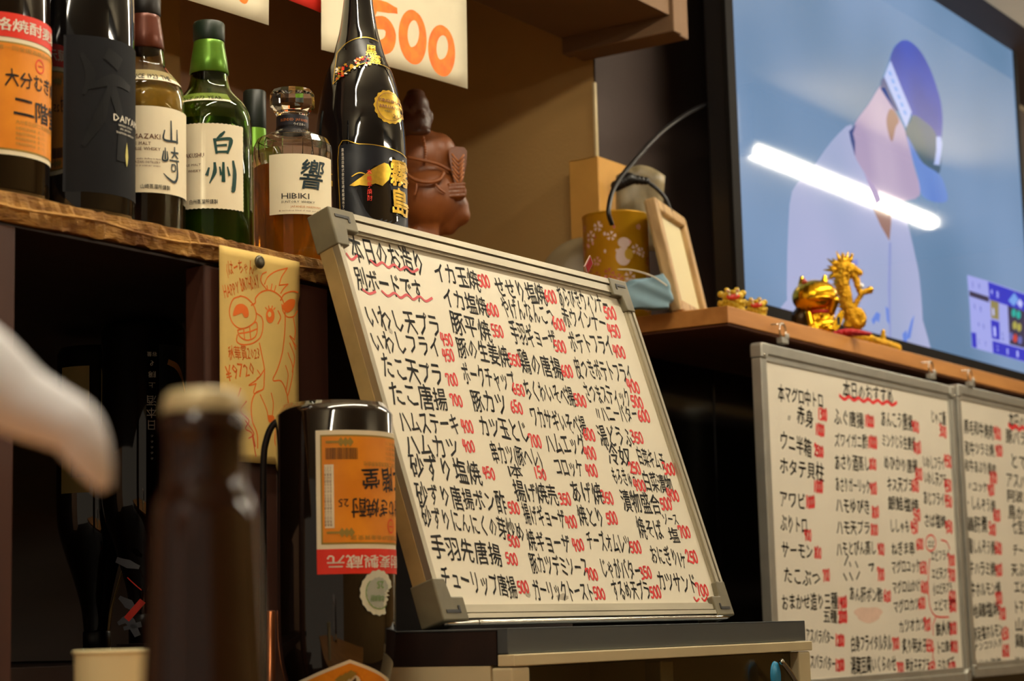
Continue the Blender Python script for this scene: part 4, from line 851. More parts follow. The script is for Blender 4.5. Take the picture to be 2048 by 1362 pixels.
def barley_label(t, a0, yb, Rr):
    """orange and white label with the red band above; upright coordinates, x=0 at the label's centre"""
    hw = Rr*R(80); H0, H1 = yb, yb+.103; rb0 = H1; rb1 = H1+.0215
    L = lab(t, 'label', rect(-hw, H0, hw, rb1), Rr, a0, CREAM)
    lab(L, 'label_field', rect(-hw+.004, H0+.004, hw-.004, H1-.004), Rr, a0, OLIVE, .0002)
    lab(L, 'label_field', rect(-hw+.0055, H0+.0055, hw-.0055, H1-.0055), Rr, a0, ORG, .0003)
    lab(L, 'red_band', rect(-hw, rb0, hw, rb1), Rr, a0, REDL, .0003)
    ltext(L, 'band_lettering', '本格焼酎麦製蔵元', -Rr*R(70), rb0+.0055, .012, Rr*R(141), Rr, a0, WHL, .015, .0005)
    ltext(L, 'brush_lettering', '大分むぎ焼酎', -.0385, H0+.060, .0165, .082, Rr, a0, INKP, .014, .0006, .06)
    ltext(L, 'brush_lettering', '二階堂', -.031, H0+.033, .021, .066, Rr, a0, INKP, .016, .0006, .08)
    ltext(L, 'small_print', '大分県日出町二階堂酒造有限会社', -.028, H0+.0275, .0042, .06, Rr, a0, OLIVE, 0, .0006)
    for i in range(4): ltext(L, 'small_print', '本格焼酎原材料麦・麦こうじ', -.028, H0+.0225-i*.0045, .0032, .034, Rr, a0, OLIVE, 0, .0006)
    ltext(L, 'small_print', '第一回全国酒類品評会金賞受賞', -.045, H1-.0115, .0042, .09, Rr, a0, OLIVE, 0, .0006)
    lstrokes(L, 'seal', [(ell(-.002, H0+.083, .0055, .0058, 16)+[(.0035, H0+.083)], .0011)], Rr, a0, REDL, .0006)
    ltext(L, 'seal', '一', -.0055, H0+.080, .007, .007, Rr, a0, REDL, .03, .0006)
    x0 = hw-.0165
    lab(L, 'notice_strip', rect(hw-.0155, H0+.030, hw-.0075, H0+.085), Rr, a0, CREAM, .0005)
    for i in range(3): ltext(L, 'small_print', '飲酒は二十歳を過ぎてからお酒は楽しく', hw-.0082-i*.0023, H0+.084, .0029, .0019, Rr, a0, BROWNP, 0, .0007, vertical=True)
    q = BM()
    xx = x0-.020; rbb = random.Random(4)
    while xx < hw-.0085: w_ = rbb.choice((.0003, .0005, .0008)); poly(q, rect(xx, H0+.0155, xx+w_, H0+.0255), .0006); xx += w_+rbb.choice((.0003, .0005))
    mapbm(q, cyl(Rr, a0)); obj('barcode', q, INKP, L, recalc=False)
    ltext(L, 'degree_mark', '25', hw-.0285, H0+.0600, .010, .010, Rr, a0, INKP, 0, .0006)
    for yy, sg in ((H0+.0105, 1), (H0+.089, 1)):
        q = BM()
        for i in range(3):
            cx = hw-.022-i*.004; poly(q, [(cx-.003, yy), (cx, yy+.0042), (cx+.003, yy), (cx, yy-.0042)], .0006)
        poly(q, rect(hw-.021, yy-.001, hw-.009, yy+.001), .0006); slice_x(q, .003); mapbm(q, cyl(Rr, a0)); obj('wheat_print', q, OLIVE, L, recalc=False)
    return L
# 1: barley shochu, cut by the left edge
B0Y = 1.312
p = at_shelf(-27, B0Y)
t = thing('large_bottle', 'large dark bottle with red and orange label, cut by the left edge', 'bottle', face_cam(p))
q = BM(); lathe(q, smoothprof(isshobin()), 56); obj('glass', q, G_BROWN, t, smooth=True)
q = BM(); lathe(q, [(.0165, .36), (.0175, .362), (.0175, .392), (.015, .396), (0, .396)], 32); obj('cap', q, mat('white_cap', '#d8d2c2', .4), t, smooth=True, autosm=40)
barley_label(t, R(55), .036, .0528)
q = BM(); rbn = random.Random(2)
for k in range(6):
    a = R(64+k*3); rr = .0175+.03*(k % 3)*.1; tube(q, [(.019*math.sin(a), -.019*math.cos(a), .36), ((.03+k*.001)*math.sin(a), -(.03+k*.001)*math.cos(a), .28), ((.044)*math.sin(a), -.044*math.cos(a), .243+.004*(k % 2))], .0018, 6)
obj('paper_tassel', q, WHL, t, smooth=True)
# 2: black bottle with black matte label
p = at_shelf(152, 1.316)
t = thing('large_bottle', 'tall black bottle with black matte label and a gold drop, second from the left', 'bottle', face_cam(p))
q = BM(); lathe(q, smoothprof(isshobin(Hb=.25)), 56); obj('glass', q, G_BLACK, t, smooth=True)
q = BM(); lathe(q, [(.0165, .352), (.0178, .355), (.0178, .392), (.015, .396), (0, .396)], 32); obj('cap', q, M['black'], t, smooth=True, autosm=40)
BLK = mat('black_matte_label', '#131418', .7, spec=.2, noise_amt=.12, nscale=60, bump=.1, bscale=900); BLK2 = mat('black_gloss_print', '#0e0f12', .55, spec=.25)
Rr = .0528
L = lab(t, 'label', rect(-.012, .022, .13, .166), Rr, R(0), BLK)
for pts, wd in (([(.004, .148), (.012, .13), (.006, .112)], [.004, .010, .003]), ([(.03, .15), (.038, .146)], [.012, .014]), ([(.010, .118), (.035, .128), (.055, .125)], [.004, .012, .006]), ([(.030, .120), (.020, .09), (.006, .065)], [.005, .012, .004]), ([(.034, .118), (.044, .09), (.046, .06)], [.010, .008, .016])):
    lstrokes(L, 'embossed_brushstroke', [(pts, wd)], Rr, 0, BLK2, .0004)
ltext(L, 'lettering', 'DAIYAME', .0335, .0905, .0090, .044, Rr, 0, WHL, .012, .0008)
ltext(L, 'lettering', 'HAMADA SYUZOU', .0395, .0865, .0026, .022, Rr, 0, WHL, .0, .0008); ltext(L, 'lettering', 'IMO SHOCHU', .042, .0832, .0026, .016, Rr, 0, WHL, 0, .0008); ltext(L, 'lettering', 'TRADITIONAL HANDCRAFT', .037, .0795, .0026, .028, Rr, 0, WHL, 0, .0008)
lab(L, 'gold_drop', [(.0512, .073), (.0528, .066), (.0535, .060), (.0525, .054), (.0512, .0505), (.0500, .054), (.0490, .060), (.0497, .066)], Rr, 0, mat('pale_gold_drop', '#c9c06a', .35, .4), .0009)
# brush kanji drawn with strokes
def yamazaki(k):  # 山崎 in a 1 x 2 box
    return [([(.5,1.9),(.52,1.35)], [.06,.11]), ([(.15,1.6),(.12,1.32),(.8,1.32)], [.05,.1,.09]), ([(.88,1.68),(.9,1.3)], [.05,.1]),
            ([(.1,.98),(.05,.72),(.3,.74),(.28,.98)], [.05,.09,.09,.05]), ([(.18,1.08),(.18,.76)], [.05,.08]), ([(.5,.98),(.95,1.0)], [.06,.08]), ([(.72,1.15),(.7,.95),(.55,.82)], [.05,.09,.05]), ([(.72,.95),(.92,.84)], [.06,.08]),
            ([(.42,.74),(1.0,.76)], [.06,.08]), ([(.55,.62),(.55,.45),(.75,.46),(.75,.62),(.55,.62)], .06), ([(.88,.74),(.9,.3),(.7,.12),(.35,.2),(.1,.32)], [.07,.12,.12,.08,.03])]
def whisky(px, Y, Rb, name_label, glass, sleeve, capm, liquid, lvl, kind):
    p = at_shelf(px, Y); t = thing('whisky_bottle', name_label, 'bottle', face_cam(p)); t.scale = (1.02, 1.02, .975 if kind == 'y' else .962)
    k = Rb/.0415
    prof = [(0, .004), (Rb*.8, .001), (Rb*.94, 0), (Rb, .006), (Rb, .135), (Rb*.985, .146), (Rb*.93, .156), (Rb*.82, .165), (Rb*.66, .173), (Rb*.53, .180), (.0195, .188), (.0180, .198), (.0165, .212)]
    PO = prof[:4]+cr_prof(prof[4:], 4); PI = [(max(r-.0016, 0), z) for r, z in PO[4:]]; q = BM(); lathe(q, PO+PI[::-1]+[(Rb*.9, .0045), (0, .0055)], 56); g = obj('glass', q, glass, t, smooth=True)
    if liquid:
        q = BM(); lathe(q, [(0, .007), (Rb*.93, .007), (Rb*.95, .01), (Rb*.95, lvl), (0, lvl)], 48); obj('whisky', q, liquid, t, smooth=True, autosm=40)
    q = BM(); lathe(q, [(.0186, .197), (.0196, .1985), (.0178, .214), (.0155, .228), (.0152, .232), (.0142, .2335)], 40)
    obj('neck_sleeve', q, sleeve, t, smooth=True)
    q = BM(); lathe(q, [(.0150, .2325), (.0158, .234), (.0158, .2515), (.0146, .2535), (0, .2535)], 36)
    for i in range(36):
        pass
    cp = obj('cap', q, capm, t, smooth=True, autosm=35)
    return t
AMBER = mat('whisky', '#d89030', .02, trans=.9, ior=1.33); 
t = whisky(288, 1.33, .0388, 'clear whisky bottle with brown neck sleeve and wide cream label, beside the green one', mat('smoky_clear_glass', '#f0e8c4', .03, trans=1, ior=1.4), mat('brown_sleeve', '#5f3020', .3, .3), mat('black_ridged_cap', '#15110f', .4), None, .0, 'y')
q = BM(); lathe(q, [(0, .006), (.0368, .006), (.0368, .125), (0, .125)], 40); obj('shaded_whisky', q, mat('shaded_whisky', '#1e0f0a', .1), t, smooth=True, autosm=40)  # same whisky, its shade behind the label put into the colour
q = BM(); lathe(q, [(.0366, .1255), (.0366, .132), (.0355, .144), (.032, .153), (.024, .164), (0, .172)], 40); obj('lit_whisky', q, mat('lit_whisky', '#a8893c', .2), t, smooth=True)  # same whisky, light through the clear shoulder put into the colour
Rr = .0392; 
L = lab(t, 'label', rect(-.050, .0435, .052, .126), Rr, R(18), CREAM)
for s, y, h, w_, m in (('THE', .1035, .0058, .0085, BROWNP), ('YAMAZAKI', .0945, .0068, .0360, BROWNP), ('SINGLE MALT', .0885, .0043, .026, BROWNP), ('JAPANESE WHISKY', .0835, .0043, .036, BROWNP), ('The first malt whisky distillery in Japan', .0748, .0022, .036, BROWNP), ('THE YAMAZAKI DISTILLERY', .0712, .0030, .036, BROWNP), ('FROM THE HOUSE OF SUNTORY WHISKY', .068, .002, .037, BROWNP), ('ウイスキー', .0605, .003, .012, BROWNP)):
    x1 = {'THE': -.0215, 'SINGLE MALT': -.006, 'ウイスキー': -.02}.get(s, .003); ltext(L, 'lettering', s, x1-w_, y, h, w_, Rr, R(18), m, .008)
ltext(L, 'lettering', '山崎蒸溜所謹製', -.016, .047, .0048, .029, Rr, R(18), INKP, .01)
lstrokes(L, 'brush_lettering', [([(.004+x*.0200, .052+y*.0325) for x, y in pts], [a*.021 for a in wd] if isinstance(wd, list) else wd*.021) for pts, wd in yamazaki(1)], Rr, R(18), INKB, .0004)
# shoulder strip
def shoulder(t, m, y0, y1, r0, r1, a0, a1, txt, tm):
    q = BM(); n = 20
    A = [q.verts.new((r0*math.sin(lerp(a0, a1, i/n)), -r0*math.cos(lerp(a0, a1, i/n)), y0)) for i in range(n+1)]; B_ = [q.verts.new((r1*math.sin(lerp(a0, a1, i/n)), -r1*math.cos(lerp(a0, a1, i/n)), y1)) for i in range(n+1)]
    for i in range(n): q.faces.new((A[i], A[i+1], B_[i+1], B_[i]))
    L = obj('shoulder_label', q, m, t, recalc=False)
    q = BM(); load_glyphs(txt, .01); text(q, txt, ident(-.014, .0015), (y1-y0)*.62, .03, .01, 0)
    def f(c): a = c.x/.024+(a0+a1)/2; u = min(max(c.y/(y1-y0), 0), 1.2); r = lerp(r0, r1, u)+.0004; return Vector((r*math.sin(a), -r*math.cos(a), y0+c.y))
    slice_x(q, .003); mapbm(q, f); obj('lettering', q, tm, L, recalc=False); return L
L.scale.z = 1.045; L.location.z = -.001
shoulder(t, CREAM, .158, .1705, .0365, .0275, R(-60), R(75), 'SINCE 1923 THE', INKP)
t = whisky(420, 1.332, .0418, 'green whisky bottle with green neck sleeve and cream label of two brushed characters', G_GREEN, mat('green_foil_sleeve', '#5f8c2a', .28, .5, noise_amt=.1, nscale=300, stretch=(.1, .1, 6)), mat('dark_green_cap', '#16261a', .4), None, 0, 'h')
q = BM(); lathe(q, [(0, .006), (.0385, .006), (.0398, .01), (.0398, .132), (.0385, .143), (0, .143)], 40); obj('whisky', q, mat('green_seen_whisky', '#3c4c12', .1, color2='#182608', nscale=5, stretch=(6, 6, .5)), t, smooth=True, autosm=50)
Rr = .0422; dk = .0003
deckle = [(-.045, .032)]+[(-.045+.0022*i, .032+.0006*(i % 2)) for i in range(1, 35)]+[(.0305, .032)]
zz = [(.0305+.0005*(i % 2), .032+.0018*i) for i in range(1, 46)]; tp_ = [(.0305-.0022*i, .1135+.0006*(i % 2)) for i in range(0, 35)]
L = lab(t, 'label', deckle+zz+tp_+[(-.045, .1135)], Rr, R(8), CREAM)
k_ = .030
HK = [([(.62,1.98),(.5,1.86),(.38,1.76)], [.05,.1,.04]), ([(.3,1.72),(.36,1.3)], [.09,.07]), ([(.3,1.7),(.8,1.78),(.84,1.66),(.72,1.32)], [.07,.09,.13,.06]), ([(.38,1.53),(.68,1.57)], [.05,.07]), ([(.36,1.33),(.7,1.36)], [.06,.07]),
      ([(.3,.98),(.3,.7),(.14,.35)], [.07,.12,.03]), ([(.12,.82),(.06,.62)], [.05,.1]), ([(.46,.86),(.5,.64)], [.04,.08]), ([(.58,1.0),(.58,.45)], [.07,.12]), ([(.72,.88),(.78,.64)], [.04,.08]), ([(.92,1.08),(.98,.7),(.93,.2),(.86,.14)], [.07,.13,.14,.03])]
lstrokes(L, 'brush_lettering', [([(-.010+x*k_, .0455+y*k_*1.02) for x, y in pts], [a*k_*1.1 for a in wd]) for pts, wd in HK], Rr, R(8), mat('green_black_ink', '#12403a', .5), .0004)
ltext(L, 'lettering', 'THE HAKUSHU', -.044, .081, .006, .033, Rr, R(8), BROWNP, .01); ltext(L, 'lettering', 'SINGLE MALT', -.036, .073, .003, .022, Rr, R(8), BROWNP, 0); ltext(L, 'lettering', 'JAPANESE WHISKY', -.044, .067, .0034, .030, Rr, R(8), BROWNP, .005)
ltext(L, 'lettering', '白州蒸溜所謹製', -.026, .0365, .0048, .028, Rr, R(8), INKP, .01)
L.scale.z = 1.096; L.location.z = .0093
shoulder(t, CREAM, .1595, .1695, .0385, .0290, R(-70), R(35), 'SINCE 1973 YEAR', INKP)
# behind: small green bottle
p = at_shelf(512, 1.50); hh = 1.0
t = thing('whisky_bottle', 'green bottle with dark cap half hidden behind the faceted clear bottle', 'bottle', face_cam(p))
ktop = (atD(512, 166, depth(p)).z-ZL)/.2535
q = BM(); lathe(q, [(r, z*ktop) for r, z in [(0, 0), (.034, 0), (.036, .005), (.036, .135), (.033, .152), (.022, .17), (.0145, .185), (.0135, .2)]], 40); obj('glass', q, G_GREEN, t, smooth=True)
q = BM(); lathe(q, [(.0143, .165*ktop), (.0146, .19*ktop), (.0130, .213*ktop), (.012, .2335*ktop)], 32); obj('neck_sleeve', q, mat('bright_green_sleeve', '#6fa030', .3, .4), t, smooth=True)
q = BM(); lathe(q, [(.013, .208*ktop), (.0135, .209*ktop), (.0135, .252*ktop), (.0125, .2535*ktop), (0, .2535*ktop)], 32); obj('cap', q, mat('dark_green_cap_small', '#141c16', .4), t, smooth=True, autosm=40)
# faceted clear bottle with stopper
p = at_shelf(588, 1.335); D_ = depth(p)
t = thing('faceted_bottle', 'faceted clear bottle of amber whisky with glass stopper, behind the whiteboard corner', 'bottle', face_cam(p))
Rh = .0418; zt_ = lambda y: atD(588, y, D_).z-ZL
prof = [(0, .003), (Rh*.9, .001), (Rh, .006), (Rh, zt_(300)), (Rh*.985, zt_(285)), (Rh*.9, zt_(272)), (Rh*.68, zt_(263)), (.021, zt_(258)), (.0178, zt_(252)), (.0168, zt_(240)), (.0168, zt_(218)), (.0185, zt_(214))]
q = BM(); lathe(q, prof+[(max(r-.002, 0), z) for r, z in prof[3:]][::-1]+[(0, .006)], 24); obj('glass', q, G_CLEAR, t)
q = BM(); lathe(q, [(0, .009), (Rh*.9, .009), (Rh*.93, .012), (Rh*.93, zt_(332)), (0, zt_(332))], 24); obj('whisky', q, mat('amber_whisky', '#b06a14', .03, trans=.6, ior=1.2), t)
q = BM(); lathe(q, [(.0172, zt_(256)), (.0172, zt_(224))], 32); nk = obj('neck_label', q, mat('navy_neck_label', '#15141f', .5), t, smooth=True)
ltext(nk, 'lettering', 'BLENDED JAPANESE', -.013, zt_(238), .0040, .032, .0174, 0, mat('copper_print', '#b0662e', .4), .01); ltext(nk, 'lettering', 'ウイスキー', .001, zt_(248), .0036, .014, .0174, 0, WHL, 0)
q = BM(); lathe(q, [(0, zt_(220)), (.0165, zt_(220)), (.0180, zt_(214)), (.0215, zt_(208)), (.0238, zt_(202)), (.0238, zt_(176)), (.0215, zt_(168)), (0, zt_(167))], 12); obj('stopper', q, G_CLEAR, t)
Rr = .0424; yT, yB = zt_(318), zt_(441); 
L = lab(t, 'label', rect(-.026, yB, .052, yT), Rr, R(0), CREAM, step=.0035)
load_glyphs('響', .012); q = BM(); text(q, '響', ident(.006, yT-.037), .034, .030, .012, .0004, 0, .2); slice_x(q, .003); mapbm(q, cyl(Rr)); obj('brush_lettering', q, INKB, L, recalc=False)
ltext(L, 'lettering', 'HIBIKI', -.0125, yT-.0480, .0085, .030, Rr, 0, INKP, .0); ltext(L, 'lettering', 'SUNTORY WHISKY', -.0125, yT-.0525, .0034, .036, Rr, 0, INKP, 0); ltext(L, 'lettering', 'JAPANESE HARMONY', -.003, yT-.0575, .0032, .034, Rr, 0, mat('copper_print_2', '#c07a3a', .4), 0); ltext(L, 'lettering', 'A meticulous blend of malt and grain', -.015, yT-.0612, .0022, .046, Rr, 0, BROWNP, 0)
# tall black bottle with gold mountain label
p = at_shelf(725, 1.385); D_ = depth(p); kk = D_/FPX; zt_ = lambda y: atD(725, y, D_).z-ZL
t = thing('large_bottle', 'tall glossy black bottle with gold mountain label and round gold seal', 'bottle', face_cam(p))
RK = .0527
KP = [(.0525, .008), (.0527, zt_(330)), (.0522, zt_(270)), (.0508, zt_(235)), (.0475, zt_(200)), (.044, zt_(165)), (.0385, zt_(130)), (.032, zt_(103)), (.0262, zt_(66)), (.0225, zt_(40)), (.0188, zt_(0)), (.0168, zt_(-30)), (.016, zt_(-55))]
kp = cr_prof(KP, 4); q = BM(); lathe(q, [(0, .002), (.045, .001), (.0505, 0)]+kp, 64); obj('glass', q, G_BLACK, t, smooth=True)
q = BM(); lathe(q, [(.0165, zt_(-40)), (.0178, zt_(-42)), (.0178, zt_(-90)), (.015, zt_(-96)), (0, zt_(-96))], 32); obj('cap', q, mat('gold_cap', '#b08a30', .3, .8), t, smooth=True, autosm=40)
def rK(z):
    if z is None: return .05
    for (r0_, z0), (r1, z1) in zip(kp, kp[1:]):
        if z0 <= z <= z1: return r0_+(r1-r0_)*(z-z0)/max(z1-z0, 1e-6)
    return kp[0][0] if z < kp[0][1] else kp[-1][0]
def ang(px, z): return math.asin(max(-1, min(1, (px-725)*kk/rK(z))))
def kmap(nm, par, build, m, out=.0004):
    """build(bm) draws in photo-like (x from the axis in metres as seen, height); wrapped onto the bottle's own profile by angle"""
    q = BM(); build(q); bmesh.ops.triangulate(q, faces=q.faces[:])
    for _ in range(4):
        es = [e for e in q.edges if e.calc_length() > .005]
        if es: bmesh.ops.subdivide_edges(q, edges=es, cuts=1)
    bmesh.ops.triangulate(q, faces=[f for f in q.faces if len(f.verts) > 3])
    if par is not t: out = .0014
    def f(c):
        z = c.y; r = rK(z); a = math.asin(max(-.999, min(.999, c.x/r))); rr = r+out+c.z; return Vector((rr*math.sin(a), -rr*math.cos(a), z))
    mapbm(q, f); return obj(nm, q, m, par, recalc=False, smooth=True)
KX = lambda x: (x-725)*kk
kpt = lambda L: [(KX(x), zt_(y)) for x, y in L]
KB = mat('label_black', '#10141c', .35); 
def outl(pts, wd, z=.0004): return lambda q: stroke(q, kpt(pts), wd, z, 4)
nl = kmap('neck_label', t, lambda q: poly(q, kpt([(683,95),(700,78),(722,68),(742,65),(762,69),(784,128),(764,124),(735,126),(700,144),(674,167)])), mat('neck_label_black', '#141210', .3))
for L_ in ([(683,95),(700,78),(722,68),(742,65),(762,69)], [(674,167),(700,144),(735,126),(764,124),(784,128)], [(683,95),(674,167)]): kmap('gold_border', nl, outl(L_, .0007), GOLDP)
rb = random.Random(11)
for mm, cnt in ((GOLDP, 26), (REDL, 16), (WHL, 14)):
    def bl_(q):
        for _ in range(cnt):
            x = rb.uniform(680, 745); y = 155-(x-680)*.5+rb.uniform(-20, 4); r_ = rb.uniform(2, 4.5)
            poly(q, kpt([(x+r_*math.cos(a)*(1 if i % 2 else .5), y+r_*math.sin(a)*(1 if i % 2 else .5)) for i, a in enumerate([k*math.pi/5 for k in range(10)])]), .0006)
    kmap('blossom_print', nl, bl_, mm)
def glyphs_k(s, x, y, h, wd, off, z, jit=0, vertical=False):
    load_glyphs(s, off)
    def f(q):
        if vertical:
            for i, c in enumerate(s): text(q, c, ident(KX(x)-wd*kk/2, zt_(y)-(i+1)*h*kk), h*kk*.95, wd*kk, off, z, jit)
        else: text(q, s, ident(KX(x), zt_(y)), h*kk, wd*kk, off, z, jit)
    return f
kmap('gold_lettering', nl, glyphs_k('黒', 748, 78, 28, 22, .02, .0006, 0, True), GOLDP); kmap('gold_lettering', nl, glyphs_k('霧', 756, 100, 24, 22, .01, .0006, 0, True), GOLDP)
sx, sy = 783, 216
sl = kmap('gold_seal', t, lambda q: poly(q, kpt([(sx+(30+1.3*math.cos(k*math.pi*.5*1.0))*math.cos(k*2*math.pi/64)*1.0, sy+(36+1.2*math.cos(k*math.pi*.5))*math.sin(k*2*math.pi/64)+(k*0)) for k in range(64)]), .0002), GOLDP)
kmap('seal_ring', sl, lambda q: stroke(q, kpt(ell(sx, sy, 25, 30, 24)), .0006, .0005, 3, True), BROWNP)
kmap('seal_lettering', sl, glyphs_k('KIRISHIMA', 762, 207, 9, 40, .03, .0005), BROWNP); kmap('seal_lettering', sl, glyphs_k('BRILLIANT', 763, 220, 9, 40, .03, .0005), BROWNP); kmap('seal_lettering', sl, glyphs_k('本格焼酎', 772, 229, 5, 15, .0, .0005), INKP); kmap('seal_lettering', sl, glyphs_k('25', 788, 239, 12, 13, .0, .0005), INKP)
ml = kmap('label', t, lambda q: poly(q, kpt([(683,300),(720,298),(760,300),(800,307),(816,313),(816,470),(683,450)])), KB, .0011)
kmap('gold_border', ml, outl([(685,450),(684,302),(722,300),(760,302),(800,308),(814,313)], .0008), GOLDP)
kmap('mountain_print', ml, lambda q: poly(q, kpt([(703,384),(728,366),(745,352),(760,342),(770,336),(778,338),(784,350),(778,370),(766,384),(752,380),(738,386),(722,384),(712,386)]), .0005), GOLDP)
kmap('mountain_print', ml, outl([(708,366),(718,360),(726,359),(732,361)], .0012, .0006), GOLDP)
kmap('small_print', ml, glyphs_k('霧島酒造株式会社宮崎県都城市下川東', 691, 306, 8.2, 5, .0, .0006, 0, True), WHL)
kmap('red_lettering', ml, glyphs_k('本格芋焼酎', 741, 350, 13, 10, .01, .0008, 0, True), REDL)
kmap('gold_brush_lettering', ml, glyphs_k('霧島', 798, 318, 60, 36, .028, .0008, .04, True), GOLDP)
# wooden statue of a laughing big-bellied figure
p = at_shelf(868, 1.665); D_ = depth(p); kk = D_/FPX; Ms = face_cam(p)
t = thing('wooden_statue', 'carved brown wooden figure with a big round belly holding up a leaf fan', 'statue', Ms)
WD = mat('carved_wood', '#80481f', .42, color2='#5a2f14', nscale=9, stretch=(1, 1, .4), bump=.35, bscale=80); WDD = mat('carved_wood_shaded', '#4a2818', .4)  # second, darker tone: shade on the head put into the wood colour
X_ = lambda x: (x-868)*kk; Z = lambda y: atD(868, y, D_).z-ZL
q = BM()
ball(q, (X_(862), 0, Z(385)), (62*kk, 50*kk, 66*kk), seg=28)           # belly
ball(q, (X_(848), 8*kk, Z(300)), (58*kk, 44*kk, 62*kk), seg=24)        # chest
ball(q, (X_(880), 10*kk, Z(290)), (40*kk, 36*kk, 44*kk), seg=20)
capsule(q, (X_(890), 5*kk, Z(300)), (X_(925), 12*kk, Z(420)), 24*kk, 22*kk)  # arm / sack
capsule(q, (X_(918), 12*kk, Z(400)), (X_(898), 14*kk, Z(440)), 26*kk, 22*kk)
capsule(q, (X_(840), 10*kk, Z(420)), (X_(905), 18*kk, Z(428)), 30*kk, 24*kk)
capsule(q, (X_(846), 4*kk, Z(300)), (X_(840), 2*kk, Z(250)), 40*kk, 26*kk); box(q, (X_(820), -20*kk, Z(450)), (X_(880), 40*kk, .02)); box(q, (X_(800), -40*kk, .03), (X_(900), 50*kk, 0.001))
b_ = remesh(q, .0035, 8); obj('body', b_, WD, t, smooth=True)
q = BM(); ball(q, (X_(835), 0, Z(232)), (34*kk, 32*kk, 36*kk), seg=20); ball(q, (X_(838), -4*kk, Z(192)), (28*kk, 28*kk, 30*kk), seg=18); ball(q, (X_(866), 0, Z(215)), (9*kk, 8*kk, 16*kk)); ball(q, (X_(830), -26*kk, Z(205)), (8*kk, 8*kk, 7*kk)); ball(q, (X_(848), -24*kk, Z(215)), (12*kk, 8*kk, 9*kk)); ball(q, (X_(845), -20*kk, Z(250)), (24*kk, 12*kk, 12*kk)); ball(q, (X_(838), 0, Z(165)), (20*kk, 18*kk, 10*kk))
b_ = remesh(q, .0028, 5); obj('head', b_, WDD, t, smooth=True)
# fan
q = BM(); prism(q, [(X_(x), Z(y)) for x, y in ((912,362),(907,335),(903,310),(902,294),(908,286),(918,284),(926,288),(934,286),(940,294),(939,315),(934,340),(929,362))], -.010, .010); mapbm(q, lambda c: Vector((c.x, c.z-14*kk, c.y))); fan = obj('leaf_fan', q, WD, t, bevel=.004)
q = BM()
for i in range(6):
    y = 300+i*9; tube(q, [(X_(921), -.0105-14*kk, Z(y+16)), (X_(909+i*.3), -.0105-14*kk, Z(y))], .0014, 6); tube(q, [(X_(922), -.0105-14*kk, Z(y+18)), (X_(934-i*.6), -.0105-14*kk, Z(y+2))], .0014, 6)
obj('fan_vein', q, mat('carved_wood_light', '#a8683a', .35), fan, smooth=True, kind='stuff')
q = BM()
for i in range(4): capsule(q, (X_(902), -34*kk, Z(366+i*8)), (X_(932), -31*kk, Z(364+i*8)), 4.6*kk, 4.2*kk, 5, 8)
ball(q, (X_(918), -20*kk, Z(378)), (20*kk, 13*kk, 20*kk)); b_ = remesh(q, .0016, 2); obj('hand', b_, WD, t, smooth=True)
q = BM()
for i in range(11): ball(q, (X_(852+4*math.sin(i*.25)), -44*kk+(4*kk*abs(5-i)*.3), Z(268+i*5)), 3.2*kk, seg=8)
obj('beads', q, WD, t, smooth=True, kind='stuff')
q = BM(); tube(q, cr([(X_(815), -50*kk, Z(345)), (X_(835), -58*kk, Z(360)), (X_(862), -60*kk, Z(366)), (X_(884), -52*kk, Z(358)), (X_(892), -42*kk, Z(342))], 5), 4*kk, 8)
tube(q, cr([(X_(820), -44*kk, Z(310)), (X_(850), -50*kk, Z(318)), (X_(880), -44*kk, Z(325)), (X_(905), -28*kk, Z(335))], 5), 3.2*kk, 8)
tube(q, cr([(X_(838), -56*kk, Z(366)), (X_(836), -58*kk, Z(380)), (X_(832), -58*kk, Z(392))], 5), 2.5*kk, 8); tube(q, cr([(X_(872), -56*kk, Z(364)), (X_(882), -55*kk, Z(378)), (X_(894), -48*kk, Z(386))], 5), 2*kk, 8)
obj('carved_belt', q, WD, t, smooth=True)
# ================================================================ INVERTED BOTTLES
def inv(top):  # local frame of a bottle standing on its head; top = world point of its upturned base
    return face_cam(top) @ Matrix.Rotation(math.pi, 4, 'Y')
# nearer barley shochu bottle upside down
pp = onY(672, 1100, 1.117); Dp = depth(pp); ztop = atD(672, 806, Dp).z
t = thing('large_bottle', 'large upside-down brown bottle with orange label, hung left of the leaning whiteboard', 'bottle', inv(Vector((pp.x, pp.y, ztop))))
q = BM(); lathe(q, smoothprof([(0, .004), (.038, .003), (.046, .0), (.0525, .010), (.0525, .19), (.0518, .21), (.049, .232), (.0425, .255), (.033, .28), (.0245, .305), (.0195, .33), (.0165, .355), (.0155, .365)]), 56); obj('glass', q, G_BROWN, t, smooth=True)
q = BM(); lathe(q, [(.0165, .36), (.0175, .362), (.0175, .392), (.015, .395), (0, .395)], 32); obj('cap', q, M['black'], t, smooth=True)
barley_label(t, R(-62), .0275, .0529)
Rr = .0532; cx, cz = 0, .0275+.1245+.0165; L_ = []
for k in range(72):
    a = k*2*math.pi/72; r_ = .0195+.0006*math.cos(k*math.pi*.5*1.0)*(1 if k % 2 else -1)
    if -1.1 < a-math.pi < .25: r_ *= .62+.12*math.sin(k*1.9)
    L_.append((cx+r_*math.cos(a), cz+r_*math.sin(a)))
SEALW = mat('pale_seal_paper', '#cfd0b8', .6, noise_amt=.1, nscale=60); SG = mat('green_seal_print', '#6f9a50', .5)
sl = lab(t, 'torn_seal', L_, Rr, R(-43), SEALW, .0004)
lab(sl, 'seal_disc', [(x*.68+cx*.32, y*.68+cz*.32) for x, y in L_], Rr, R(-43), mat('seal_silver', '#a3aa9c', .4), .0006)
lstrokes(sl, 'seal_ring', [([(cx+.014*math.cos(a), cz+.014*math.sin(a)) for a in [-.8+i*.25 for i in range(13)]], .0008)], Rr, R(-43), SG, .0007)
